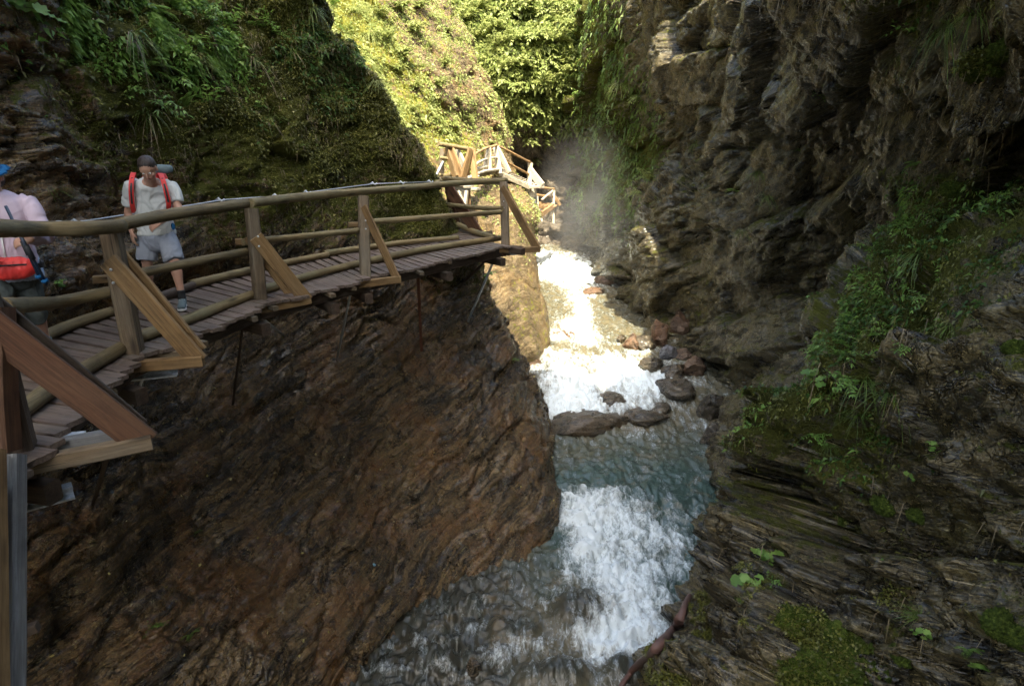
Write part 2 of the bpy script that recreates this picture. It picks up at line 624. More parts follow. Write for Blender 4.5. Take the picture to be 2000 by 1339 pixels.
def rock_patch(name, levels, mat, nu, nv, useg, vseg, amp=1.0, bed=(.35, -.25, .9), flip=False, mossf=None, facet=(.9, .34), famp=(.26, .085), strat=.05, label=None, damp=None, warpa=.2):
    zs = np.array([l[0] for l in levels], float)
    XY = np.array([[(x, y) for x, y in l[1]] for l in levels], float)      # (nl, nc, 2)
    u = spacing(useg, nu)
    v = spacing(vseg, nv)                                                  # v in z
    tv = np.interp(v, zs, np.arange(len(zs)))
    # smooth param in z
    A = catmull(XY, tv)                                                    # (nv, nc, 2)
    A = catmull(np.transpose(A, (1, 0, 2)), u)                             # (nu, nv, 2)
    A = np.transpose(A, (1, 0, 2))
    G = np.dstack([A, np.broadcast_to(v[:, None], A.shape[:2])]).astype(np.float32)
    N = grid_normals(G)
    if flip: N = -N
    P = G.reshape(-1, 3).copy()
    Nn = N.reshape(-1, 3)
    warp = np.stack([fbm(P * .8, 3, off=k * 31.7) for k in range(3)], 1) * warpa
    Pw = P + warp
    b = np.array(bed, np.float32); b /= np.linalg.norm(b)
    e1 = np.cross(b, [0, 0, 1]); e1 /= np.linalg.norm(e1)
    e2 = np.cross(b, e1)
    Q = np.stack([Pw @ e1, Pw @ e2, Pw @ b], 1)                            # bedding space
    a = amp if damp is None else amp * damp(P)
    calm = .35 + .9 * sstep(fbm(P * .5, 2, off=77), -.35, .5)
    d = .20 * fbm(P * .55, 3)
    h1, ed1 = facets(Q * np.array([.75, .75, 1.9]) / facet[0])
    h2, ed2 = facets(Q * np.array([.8, .8, 2.3]) / facet[1], off=9.7)
    d = d + famp[0] * h1 - .07 * (1 - sstep(ed1, 0, .10)) * (famp[0] / .26)
    d = d + calm * famp[1] * h2 - calm * .03 * (1 - sstep(ed2, 0, .13)) * (famp[1] / .085)
    lay = fbm(Q * np.array([.32, .32, 7.0]), 3, .6)
    h3, ed3 = facets(Q * np.array([.8, .8, 2.2]) / (facet[1] * .42), off=4.1)
    d = d + calm * famp[1] * .42 * h3
    d = d + strat * (1 - np.abs(lay)) * 1.0 + strat * .4 * fbm(Q * np.array([2.2, 2.2, 20.]), 2)
    d = d + .03 * calm * fbm(P * 5.5, 4, .6)
    P2 = P + Nn * (d * a)[:, None]
    P2[:, 2] += (.03 * fbm(P * 2.1, 2, off=55)) * (a if np.ndim(a) else 1)
    G2 = P2.reshape(G.shape)
    N2 = grid_normals(G2)
    if flip: N2 = -N2
    N2 = N2.reshape(-1, 3)
    ms = mossf(P2, N2, d) if mossf else np.zeros(len(P2))
    o = grid_obj(name, G2, mat, {'moss': ms}, flip=flip, bedc=Q)
    tag(o, label, kind='structure')
    # light BVH copy for placing things
    s = 3
    Gs = G2[::s, ::s]
    m_, n_ = Gs.shape[:2]
    idx = np.arange(m_ * n_).reshape(m_, n_)
    q = np.stack([idx[:-1, :-1], idx[:-1, 1:], idx[1:, 1:], idx[1:, :-1]], -1).reshape(-1, 4)
    BVH[name] = BVHTree.FromPolygons([tuple(map(float, r)) for r in Gs.reshape(-1, 3)], [tuple(map(int, r)) for r in q])
    BVH[name + '_arr'] = (P2, N2, ms)
    return o


def hit(px, py, names=('left_cliff', 'right_cliff', 'far_cliff', 'back_cliff')):
    v = Vector(ray(px, py)).normalized()
    best = None
    for n in names:
        if n not in BVH: continue
        r = BVH[n].ray_cast(Vector(CAMP), v)
        if r[0] is not None and (best is None or r[3] < best[3]):
            best = r + (n,)
    if best is None: return None
    loc, nor = best[0], best[1]
    if nor.dot(v) > 0: nor = -nor
    return loc, nor, best[4]


LA = [
    (-7.5, [(-5.5, 0), (-4.0, 4.8), (-2.4, 7.0), (-1.4, 8.3), (-.5, 9.1), (1.1, 10.2), (1.35, 12.4), (1.1, 14.6), (-.3, 16), (-3, 17)]),
    (-5.4, [(-5.6, 0), (-4.2, 4.9), (-2.75, 7.05), (-1.75, 8.45), (-.9, 9.35), (.8, 10.5), (1.05, 12.4), (.75, 14.3), (-.4, 15.5), (-3, 16.5)]),
    (-4.3, [(-5.7, 0), (-4.4, 4.9), (-3.3, 7.3), (-2.5, 8.8), (-1.8, 9.9), (.15, 11.0), (.8, 12.6), (.65, 14.2), (-.5, 15.3), (-3, 16)]),
    (-3, [(-5.8, 0), (-4.9, 5), (-4.4, 7.5), (-3.2, 9.2), (-2.4, 10.4), (-.7, 11.4), (.15, 12.8), (.25, 13.9), (-.7, 15), (-3, 15.8)]),
    (-1.5, [(-5.8, 0), (-5.3, 5.3), (-5.15, 7.9), (-4.3, 9.8), (-3.0, 11.2), (-1.8, 12.1), (-.75, 13.1), (-.4, 13.7), (-1, 14.8), (-3, 15.6)]),
    (-.5, [(-6, 0), (-5.2, 5.5), (-5.1, 8.2), (-4.15, 10.2), (-2.9, 11.5), (-2.0, 12.5), (-1.1, 13.2), (-.82, 13.5), (-1.5, 14.6), (-3.5, 15.4)]),
    (.25, [(-6, 0), (-4.75, 5.4), (-4.6, 8.25), (-3.7, 10.4), (-2.75, 11.6), (-2.0, 12.6), (-1.5, 13.1), (-1.3, 13.4), (-1.8, 14.4), (-3.7, 15.2)]),
    (1.2, [(-6, 0), (-4.9, 5.4), (-4.7, 8.3), (-3.8, 10.4), (-3.05, 11.6), (-2.35, 12.6), (-1.85, 13.0), (-1.65, 13.3), (-2, 14.3), (-4, 15)]),
    (2.5, [(-6, 0), (-4.95, 5.2), (-4.9, 8.2), (-4.25, 10.2), (-3.6, 11.4), (-3, 12.3), (-2.6, 12.8), (-2.45, 13.1), (-2.9, 14.2), (-5, 15)]),
    (3.6, [(-5.8, 0), (-4.7, 5.0), (-5.0, 8.1), (-4.9, 9.9), (-4.5, 11.1), (-3.85, 11.9), (-3.35, 12.4), (-3.2, 12.8), (-3.6, 14), (-6, 15)]),
    (4.8, [(-5.6, 0), (-4.6, 5.0), (-5.5, 8.2), (-5.7, 9.9), (-5.5, 11.0), (-5.0, 11.8), (-4.6, 12.2), (-4.45, 12.6), (-5, 13.8), (-7.5, 15)]),
    (8, [(-5.4, 0), (-5.4, 5), (-6.6, 8), (-7.4, 9.5), (-7.8, 10.5), (-7.9, 11.3), (-7.9, 12), (-8, 12.6), (-8.5, 14), (-11, 15)]),
    (14, [(-7, 0), (-8, 5), (-9.6, 8), (-11, 9.5), (-12, 10.5), (-12.4, 11.3), (-12.7, 12), (-13, 13), (-14, 14), (-17, 15)]),
]


def mossA(P, N, d):
    x, y, z = P.T
    m = .14 + .45 * sstep(z, .1, 2.2) + .32 * sstep(y, 7, 10.5)
    m = m * sstep(z, -.6, .6) + .12 * sstep(-z, -.5, 1)
    m += .45 * sstep(y, 11.5, 13.3) * sstep(z, -2.8, -.6) * (z < 1)
    m -= .35 * sstep(-y, -8.5, -6.5) * (z > 0)
    m += .25 * np.clip(N[:, 2], 0, 1) * (z > -1)
    m += .15 * fbm(P * .7, 3)
    return np.clip(m, 0, 1)


rock_patch('left_cliff', LA, M['rock_left'], 800, 430,
           [(0, .35), (1, 1), (2, 1.1), (7, 1.25), (7.6, .8), (9, .25)], [(-7.5, .4), (-5.6, 1), (4.8, 1), (5.2, .3), (14, .1)],
           bed=(-.57, .09, .8), mossf=mossA, famp=(.20, .05), strat=.075, warpa=.12,
           damp=lambda P: .55 + .45 * sstep(P[:, 2], .2, 1.5) + .35 * sstep(-P[:, 1], -8, -5.5) * (P[:, 2] > -5))

# ---- right cliff as x = g(y, z)
ys = [-3, 2, 4, 5.5, 7, 8.5, 10, 12, 14, 16, 18, 20, 22, 25, 28, 33]
GD = {
    -7.5: [0.5, 0.7, 1.0, 1.2, 1.75, 2.6, 3.5, 4.0, 4.6, 4.9, 4.8, 4.1, 4.0, 3.4, 2.9, 2.0],
    -5.4: [0.8, 1.0, 1.3, 1.5, 1.95, 2.8, 3.7, 4.15, 4.8, 5.2, 5.0, 4.3, 4.1, 3.5, 3.1, 2.2],
    -4: [1.6, 1.8, 1.9, 2.05, 2.6, 3.35, 4.2, 4.8, 5.3, 5.6, 5.3, 4.4, 4.2, 3.7, 3.3, 2.4],
    -2.5: [2.6, 2.8, 2.8, 2.9, 3.3, 4.1, 5.3, 6.2, 5.9, 5.7, 5.3, 4.3, 4.3, 4.0, 3.6, 2.6],
    -1.3: [3.0, 3.2, 3.2, 3.3, 3.5, 4.0, 5.5, 6.7, 6.0, 5.3, 5.1, 4.2, 4.3, 4.0, 3.5, 2.6],
    0: [3.2, 3.4, 3.5, 3.75, 4.15, 4.7, 5.9, 6.8, 5.6, 5.1, 5.0, 4.15, 4.2, 3.9, 3.4, 2.5],
    .7: [3.1, 3.2, 3.8, 4.2, 4.8, 5.3, 5.9, 6.2, 5.4, 5.2, 5.2, 4.7, 4.6, 4.0, 3.3, 2.4],
    1.5: [2.9, 3.0, 4.6, 5.0, 4.9, 5.0, 5.1, 5.4, 5.2, 5.0, 5.3, 5.2, 4.8, 4.0, 3.2, 2.4],
    2.2: [2.7, 2.8, 4.0, 4.2, 4.1, 4.3, 4.6, 4.9, 5.1, 5.1, 5.1, 5.0, 4.6, 4.0, 3.1, 2.4],
    3: [2.5, 2.6, 2.9, 3.2, 3.6, 3.9, 4.2, 4.6, 4.8, 4.8, 4.7, 4.7, 4.5, 3.7, 2.9, 2.4],
    4: [2.3, 2.4, 2.7, 3.0, 3.3, 3.6, 4.0, 4.4, 4.6, 4.5, 4.3, 4.2, 4.0, 3.3, 2.7, 2.4],
    7: [1.4, 1.5, 1.8, 2.2, 2.8, 3.8, 4.8, 5.2, 5.4, 5.2, 4.8, 4.3, 3.8, 3.2, 3.0, 2.8],
    10: [1.0, 1.2, 1.7, 2.4, 3.4, 5.4, 7.2, 7.8, 8, 8, 8, 7.6, 7, 6, 5, 5],
    16: [1.6, 2, 3.0, 5, 8, 10.5, 12, 13, 13.5, 13.5, 13.5, 13, 12, 11, 10, 10],
}
LD = [(z, list(zip(xs, ys))) for z, xs in GD.items()]


def mossD(P, N, d):
    x, y, z = P.T
    ridge = sstep(y, 4.5, 6) * sstep(-y, -9.6, -8.3) * sstep(z, -3.0, -1.2) * sstep(-z, -1.9, -1.0)
    m = .14 + .55 * ridge
    m += .5 * sstep(y, 21, 24) * sstep(z, -2.5, 0)
    m -= .30 * sstep(-z, .8, 2.0) * sstep(-y, -10, -8)
    m += .22 * sstep(z, 2.2, 3) * sstep(-y, -8, -6)
    m += .42 * np.clip(N[:, 2], 0, 1)
    m += .17 * fbm(P * .8, 3, off=7)
    m -= .5 * sstep(-z, 4.0, 5.0)
    return np.clip(m, 0, 1)


rock_patch('right_cliff', LD, M['rock_right'], 860, 420,
           [(0, .35), (1, .8), (2, 1.25), (6, 1.4), (7, 1.2), (12, .75), (15, .5)], [(-7.5, .4), (-5.8, 1), (4.6, 1), (7, .5), (9, .15), (16, .1)],
           bed=(0, .45, .86), flip=True, mossf=mossD, famp=(.62, .17), strat=.022, facet=(2.0, .55), warpa=.12,
           damp=lambda P: 1 + .35 * sstep(-P[:, 1], -8, -6))

# ---- sunlit far buttress beyond the left cliff
LB = [
    (-7, [(-5, 16.5), (-2, 16.2), (.4, 16.7), (1.3, 18), (1.5, 19.7), (1.1, 21.5), (.6, 23), (.5, 25.5), (.5, 29), (-2, 33)]),
    (-3.8, [(-5, 16.8), (-2, 16.4), (.2, 16.9), (.95, 17.9), (1.2, 19.6), (.92, 21.3), (.6, 23), (.45, 25.5), (.4, 29), (-2, 33)]),
    (-2.5, [(-5, 17), (-2, 16.8), (-.15, 17.2), (.55, 18.2), (.88, 19.8), (.85, 21.3), (.7, 23), (.6, 25.5), (.4, 29), (-2, 33)]),
    (-1.2, [(-5, 17.2), (-2.2, 17.1), (-.7, 17.8), (0, 18.8), (.45, 20), (.68, 21.5), (.8, 23), (.8, 25.5), (.5, 29), (-2, 33)]),
    (-.4, [(-5, 17.5), (-2.6, 17.5), (-1.3, 18.2), (-.6, 19), (0, 20.2), (.5, 21.5), (.8, 22.8), (.8, 24.7), (.4, 29), (-2, 33)]),
    (.3, [(-5, 17.6), (-2.9, 17.9), (-1.9, 18.8), (-1.3, 19.9), (-.7, 21.2), (-.15, 22.6), (.15, 23.8), (.3, 25), (0, 29), (-2, 33)]),
    (1, [(-5.5, 17.8), (-3.5, 18.2), (-2.7, 19), (-2.1, 20.3), (-1.5, 21.8), (-.9, 23.2), (-.35, 24.5), (-.1, 26), (-.1, 29), (-2, 33)]),
    (2, [(-6, 18), (-4.4, 18.4), (-3.6, 19.2), (-2.9, 20.5), (-2.2, 22), (-1.5, 23.4), (-.8, 24.8), (-.4, 26.2), (-.2, 29), (-2, 33)]),
    (4, [(-8, 17.5), (-5.7, 18.5), (-4.8, 19.5), (-4.0, 20.6), (-3.2, 21.8), (-2.4, 23.2), (-1.5, 25), (-1.1, 26.5), (-1, 29), (-3, 33)]),
    (6.6, [(-10, 17.5), (-8.2, 18.5), (-7.2, 19.8), (-6.2, 21), (-5.3, 22.2), (-4.4, 23.5), (-3.3, 25.5), (-2.7, 27), (-2.4, 30), (-5, 34)]),
    (10, [(-13, 18), (-11, 19), (-10, 20), (-9, 21.5), (-8, 23), (-7, 24.5), (-6, 26.5), (-5.3, 28), (-5, 31), (-8, 35)]),
    (15, [(-18, 19), (-16, 20), (-15, 21), (-14, 22.5), (-13, 24), (-12, 26), (-11, 28), (-10, 30), (-9, 33), (-12, 37)]),
]


def mossB(P, N, d):
    x, y, z = P.T
    m = .3 + .35 * sstep(z, .5, 2) + .2 * sstep(z, 3, 6) - .45 * sstep(x, -1.9 - .75 * (z - 2), -.8 - .75 * (z - 2)) * (z > .8)
    m += .12 * fbm(P * .6, 3, off=3)
    return np.clip(m, 0, 1)


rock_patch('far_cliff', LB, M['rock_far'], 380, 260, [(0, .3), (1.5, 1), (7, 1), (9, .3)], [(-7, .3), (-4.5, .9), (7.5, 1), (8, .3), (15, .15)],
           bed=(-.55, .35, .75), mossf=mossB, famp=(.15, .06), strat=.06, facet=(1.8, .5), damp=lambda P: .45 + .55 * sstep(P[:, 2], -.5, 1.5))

# ---- back of the gorge, where the stream comes round the corner; vegetated slope above
xs_ = [-14, -9, -6, -4, -2.5, -1, 0, 1, 2, 3, 4.5, 7]
GBK = {
    -6: [31, 30.5, 30, 30, 30, 30, 30.2, 30.4, 30.2, 29.6, 29, 28],
    -2: [31, 31, 30.6, 30.5, 30.4, 30.4, 30.5, 30.6, 30.4, 29.6, 29, 28],
    1: [31, 31, 31, 31, 31.3, 31.2, 30.9, 30.9, 30.8, 30, 29, 28],
    2.4: [31, 31, 30.3, 30, 30.0, 29.6, 29.2, 29.4, 30.4, 30, 29, 28],
    4: [31, 31, 30, 29.6, 29.4, 29, 28.8, 29, 29.2, 29.2, 29, 28.5],
    7: [32, 32, 31.5, 31.2, 31, 30.8, 30.6, 30.4, 30.2, 30, 30, 30],
    12: [36, 36, 36, 36, 36, 36, 36, 35.5, 35, 34.5, 34, 34],
    18: [42, 42, 42, 42, 42, 42, 42, 42, 42, 41, 40, 40],
}
LBK = [(z, list(zip(xs_, yy))) for z, yy in GBK.items()]
rock_patch('back_cliff', LBK, M['rock_back'], 240, 200, [(0, .3), (2, 1), (10, 1), (11, .4)], [(-6, .3), (-3, 1), (8, 1), (9, .3), (18, .2)],
           bed=(.3, .4, .8), mossf=lambda P, N, d: np.clip(.1 + .6 * sstep(P[:, 2], 2, 4) + .1 * fbm(P, 3), 0, 1), famp=(.42, .14), strat=.07, facet=(1.4, .5))

# ---- unseen light blockers, added above and behind the camera to shade the near gorge
OV = []
for zz, ye, xe in ((9.5, 3.2, -1.2), (11.5, 4.6, -2.2), (14, 5.4, -2.6), (19, 5.0, -2.4)):
    OV.append((zz, [(9.5, ye + 1.5 * 0 + .6), (7, ye + .2), (4.5, ye - .1), (2.2, ye + .5), (.3, ye + 1.3), (xe + .8, ye + 1.5), (xe - .2, ye - .3), (xe - .8, ye - 3.4), (xe - 1.0, -3.5), (xe - .8, -9)]))


def blocker_slab(name, outline, z0, z1, mat, bed=(.4, .3, .8)):
    """a thick rock-covered light blocker over a plan outline"""
    o = np.array(outline, float)
    n = len(o)
    cx = o.mean(0)
    rings = []
    for z, s in ((z0 + .9, .05), (z0 + .3, .45), (z0, .8), (z0 + .5, .97), ((z0 + z1) / 2, 1.03), (z1, .9), (z1 + .3, .05)):
        rings.append(np.column_stack([cx + (o - cx) * s, np.full(n, z)]))
    R = np.array(rings)
    R = np.concatenate([R, R[:, :1]], 1)
    G = catmull(np.transpose(catmull(R, np.linspace(0, len(R) - 1, 60)), (1, 0, 2)), np.linspace(0, n, 160)).transpose(1, 0, 2)
    P = G.reshape(-1, 3).copy()
    d1, _ = facets(P * .6)
    P += (P - P.mean(0)) / np.linalg.norm(P - P.mean(0), axis=1)[:, None] * (.5 * d1 + .25 * fbm(P * .8, 3))[:, None]
    o = grid_obj(name, P.reshape(G.shape), mat, {'moss': np.full(len(P), .3)})
    return tag(o, kind='structure')


blocker_slab('overhead_sun_blocker', [(20, .5), (9, .0), (5, .3), (2, 1.2), (-.6, 2.8), (-2.8, 2.6), (-5, .8), (-7.5, -3), (-7.5, -9), (-4, -14), (6, -15), (20, -13)], 20, 25, M['rock_right'])  # unseen slab added overhead to keep the sun off the near gorge

# ---- unseen wall added behind the camera to cut sky light on near rock
GZ = {-7.5: -7.0, -4: -7.4, 0: -8, 3: -9, 5: -10.5, 6: -13, 7: -18}
rock_patch('rear_light_blocker', [(z, [(x, yv_ + .6 * math.sin(x * .9 + z)) for x in (-12, -8, -4, 0, 4, 8, 12)]) for z, yv_ in GZ.items()], M['rock_right'], 70, 60, [(0, 1), (6, 1)], [(-7.5, 1), (7, 1)],
           mossf=lambda P, N, d: np.full(len(P), .3), famp=(.4, .12))

# loose unseen leaves added along the overhead blocker to break its shade edge
_n = 9000
_r = np.random.default_rng(5)
_a = np.array([(9, .4), (5, .8), (2, 1.7), (-.6, 3.4), (-2.8, 3.2), (-5, 1.4)], float)
_t = _r.uniform(0, 5, _n)
_B = np.stack([np.interp(_t, range(6), _a[:, 0]), np.interp(_t, range(6), _a[:, 1]), np.full(_n, 20.5)], 1)
_B += fbm(np.stack([_t * 2.5, _t * 0, _t * 0], 1), 2)[:, None] * np.array([0, .9, 0]) + _r.normal(size=(_n, 3)) * np.array([.3, 1.0, .5]) * 1.3
_d = _r.normal(size=(_n, 3)); _d /= np.linalg.norm(_d, axis=1)[:, None]
_s = np.cross(_d, _r.normal(size=(_n, 3))); _s /= np.linalg.norm(_s, axis=1)[:, None]
_L = _r.uniform(.12, .3, _n)[:, None]
_V = np.stack([_B, _B + _d * _L * .5 - _s * _L * .28, _B + _d * _L, _B + _d * _L * .5 + _s * _L * .28], 1).reshape(-1, 3)
shade_edge_leaves = (_V, [tuple(range(4 * i, 4 * i + 4)) for i in range(_n)])

# ---- river bed and hidden ground
gnd = grid_obj('river_bed', np.stack(np.meshgrid(np.linspace(-60, 60, 60), np.linspace(-40, 80, 60)) + [np.full((60, 60), -7.6)], -1), M['rock_right'], {'moss': np.zeros(3600)})
tag(gnd, kind='structure')

# ================================================================== river
wy = [2, 5, 7, 8.5, 9.6, 10.6, 11.4, 12.6, 13.7, 14.2, 14.8, 16, 17, 18.5, 20, 22, 24, 25.5, 27, 28.5, 31]
wz = [-6.5, -6.0, -5.66, -5.5, -5.38, -5.28, -5.02, -4.93, -4.9, -4.86, -4.62, -4.35, -4.12, -3.98, -3.86, -3.72, -3.5, -3.36, -3.05, -2.85, -2.7]


def water_z(y):
    return np.interp(y, wy, wz)


def W(px, py):
    """point of the mean water surface seen at a pixel"""
    z = -5.0
    for _ in range(30):
        q = atz(px, py, z)
        z = .5 * z + .5 * float(water_z(q.y))
    return q.x, q.y


FOAM = [  # px, py, rx (m), ry (m), strength
    (1100, 520, .8, 1.6, 1.1), (1130, 545, .8, 1.2, 1.0), (1070, 530, .5, 1.2, .9),
    (1140, 600, .25, 1.2, .75), (1115, 640, .45, 1.0, .9), (1150, 660, .4, .7, .7), (1080, 655, .35, .5, .7),
    (1060, 690, .5, .4, .6), (1120, 700, .6, .6, .5), (1090, 740, .5, .9, .8), (1135, 760, .55, .7, 1.1), (1090, 800, .4, .6, 1.2), (1130, 790, .5, .5, 1.0),
    (1200, 740, .7, .8, 1.15), (1245, 760, .6, .5, 1.1), (1250, 725, .5, .7, .9), (1190, 700, .5, .5, .7),
    (1140, 970, .35, .45, .55), (1150, 1030, .45, .6, 1.15), (1190, 1010, .5, .6, .85), (1140, 1080, .3, .35, 1.2), (1200, 1080, .6, .5, 1.1), (1250, 1040, .6, .5, .45), (1290, 1110, .5, .35, .6),
    (1230, 1130, .5, .35, 1.1), (1200, 1150, .3, .3, 1.0), (1180, 1210, .3, .35, 1.1), (1230, 1220, .4, .35, 1.15), (1240, 1170, .35, .3, .8), (1290, 1170, .3, .3, .6), (1200, 1260, .35, .3, 1.1), (1250, 1280, .25, .25, 1.0), (1150, 1250, .3, .2, .7),
    (1110, 1120, .12, .35, .7), (1090, 1160, .2, .2, .6), (1060, 1180, .15, .15, .5), (1040, 1260, .35, .15, .6), (960, 1280, .35, .15, .55), (920, 1230, .2, .1, .5), (830, 1260, .35, .12, .45), (1000, 1220, .3, .1, .4), (760, 1310, .4, .12, .4), (870, 1310, .3, .12, .5), (1080, 1300, .3, .12, .5), (1160, 1300, .2, .12, .5),
    (1290, 745, .6, .6, 1.1), (1240, 790, .5, .4, .9), (1100, 770, .5, .8, .9), (1170, 800, .5, .4, .8), (1060, 505, .6, 1.5, .9), (1150, 520, .5, 1.5, .8), (1120, 575, .4, 1.5, .5), (1140, 625, .3, 1.2, .7),
    (1300, 1240, .3, .3, .7), (1280, 1050, .6, .5, .7), (1120, 1010, .3, .5, .9), (1250, 1200, .5, .4, .9), (1140, 1240, .3, .2, .6), (1210, 1240, .4, .3, .8), (1150, 990, .5, .5, .8), (1230, 970, .5, .4, .35), (1340, 1110, .25, .4, .4), (1180, 1300, .4, .2, .7), (1140, 1180, .3, .3, .5), (1180, 1120, .4, .4, .9),
    (1250, 900, .5, .15, .3), (1330, 930, .4, .12, .25), (1180, 960, .5, .2, .4), (1330, 1000, .4, .2, .3), (1320, 1060, .3, .3, .35),
]
BO = [  # px, py (waterline centre), width px, depth/height factors, material, roundness, label
    (1237, 682, 40, .8, .9, 'boulder', .2, 'dark pointed brown stone at the water edge, left end of the boulder pile'),
    (1215, 668, 22, .9, .7, 'boulder_wet', .2, 'small low wet stone in the water just left of the boulder pile'),
    (1258, 682, 42, .9, .95, 'boulder_wet', .3, 'rounded grey brown boulder between the pointed stone and the orange block'),
    (1289, 676, 46, .8, 1.45, 'boulder', 0, 'tall upright orange brown block of rock in the boulder pile'),
    (1328, 662, 56, .8, 1.25, 'boulder', .1, 'large rusty brown boulder behind the tall orange block'),
    (1304, 700, 40, .8, .8, 'boulder_grey', .1, 'blue grey angular stone lying in front of the orange block'),
    (1345, 704, 50, .8, .5, 'boulder', .1, 'flat reddish rock slab right of the blue grey stone'),
    (1275, 722, 60, .8, .45, 'boulder_wet', .3, 'low wet rock below the tall orange block, washed by foam'),
    (1318, 738, 64, .8, .5, 'boulder_wet', .2, 'broad dark brown rock at the foot of the boulder pile'),
    (1360, 732, 60, .8, .7, 'boulder', .2, 'dark red brown rock wedged against the right cliff'),
    (1182, 556, 42, .7, .6, 'boulder', .3, 'pale orange boulder in the sunlit far channel'),
    (1158, 572, 46, .7, .3, 'boulder', .5, 'flat tan rock just awash in front of the pale orange boulder'),
    (1215, 552, 40, .8, .8, 'boulder_wet', .3, 'dark grey boulder at the right bank of the far channel'),
    (1100, 655, 56, .5, .14, 'boulder', .6, 'flat orange rock just under the surface beside the sunlit buttress'),
    (1040, 712, 50, .6, .2, 'boulder', .5, 'tan rock awash below the left cliff corner above the white rapid'),
    (1200, 792, 60, .7, .5, 'boulder_wet', .3, 'small dark rock poking out of the white rapid'),
    (1292, 800, 50, .8, .35, 'boulder_wet', .5, 'low rounded rock on the lip of the pool right of the rapid'),
    (1150, 832, 190, .4, .26, 'boulder_wet', .5, 'long low brown ledge rock damming the white rapid'),
    (1245, 818, 130, .5, .3, 'boulder_wet', .4, 'brown ledge rock right of the long low ledge'),
    (1325, 772, 80, .9, .45, 'boulder_wet', .8, 'large smooth dark slab with water sliding over it'),
    (1392, 812, 70, .7, .8, 'boulder_wet', .3, 'dark jagged rock at the foot of the right cliff above the pool'),
    (1402, 870, 62, .7, .8, 'boulder_wet', .2, 'wet glistening rock at the right edge of the pool'),
    (1425, 842, 50, .8, .9, 'boulder_wet', .1, 'angular dark rock tucked behind the glistening rock'),
    (1408, 925, 44, .8, .7, 'boulder_wet', .3, 'small dark rock at the water edge below the glistening rock'),
    (925, 1318, 40, .6, 1.1, 'boulder_wet', .1, 'small upright dark stone at the bottom edge of the stream'),
]
FW = [(W(a, b) + (c, d, e)) for a, b, c, d, e in FOAM]
for _b in BO:
    _x, _y = W(_b[0], _b[1])
    _w = _b[2] * _y * 1.1 / FPX
    FW.append((_x - .1, _y - _w * .35, min(_w * .75, .5), min(_w * .4, .2), .32))
yv = spacing([(4.5, 1.6), (8, 1.6), (14, 1), (20, .6), (31, .35)], 520)
xv = np.linspace(-5.5, 6.5, 400)
X, Y = np.meshgrid(xv, yv)
Pn = np.stack([X, Y, X * 0], -1).reshape(-1, 3)
foam = np.zeros(len(Pn))
for fx, fy, rx, ry, s in FW:
    foam = np.maximum(foam, 0) + s * np.exp(-(((Pn[:, 0] - fx) / rx) ** 2 + ((Pn[:, 1] - fy) / ry) ** 2) * 1.2) * .85
foam = 1.25 * (1 - np.exp(-foam))
Pw_ = Pn * np.array([1.25, 1.1, 1]) + np.stack([fbm(Pn * .9, 2, off=3), fbm(Pn * .9, 2, off=13), Pn[:, 0] * 0], 1) * .35
rid = 1 - np.abs(fbm(Pw_ * 1.9, 4, .55, off=5))
turb = fbm(Pw_ * 3.4, 4, .6, off=2)
flow = fbm(Pn * np.array([2.6, 1.1, 1]), 3, .55, off=21)
foam = foam * (1 - .8 * sstep(Pn[:, 1], 11.5, 12.1) * sstep(-Pn[:, 1], -13.9, -13.3))
rough_ = .3 + .55 * np.clip(foam, 0, 1)
hz = (.15 * (rid - .6) + .09 * turb + .08 * flow) * rough_ * 1.2 + .06 * foam
# lower left shelf: water spread thin over ledges
shelf = sstep(-Pn[:, 0], -.8, .6) * sstep(-Pn[:, 1], -10.2, -9.2)
fc, fe = facets(Pn * np.array([1.3, 1.7, 1]) + .3)
hz += shelf * (.05 * fc + .1 * (rid - .6))
for _px, _py, _rx, _ry, _h in ((1128, 1200, .48, .38, .30), (1225, 1322, .40, .28, .26), (1095, 1325, .55, .25, .24), (1000, 1232, .45, .25, .14), (860, 1290, .5, .22, .14), (930, 1180, .5, .2, .1)):
    _x, _y = W(_px, _py)
    hump = np.exp(-(((Pn[:, 0] - _x) / _rx) ** 2 + ((Pn[:, 1] - _y) / _ry) ** 2) ** 1.3)
    hz = hz + _h * hump
    foam = foam * (1 - .85 * hump)
    shelf = np.maximum(shelf, hump)
foamn = foam + .12 * np.clip(rid - .75, 0, 1) + .18 * turb * (foam > .15)
WZ = water_z(Pn[:, 1] + .35 * fbm(Pn * .6, 2, off=9)) + hz
deep = sstep(Pn[:, 1] + .9 * (Pn[:, 0] - 1.2) + .8 * fbm(Pn * .9, 3, off=31), 8.2, 10) * sstep(-Pn[:, 1] + .8 * fbm(Pn * .9, 3, off=41), -14.8, -12.0)


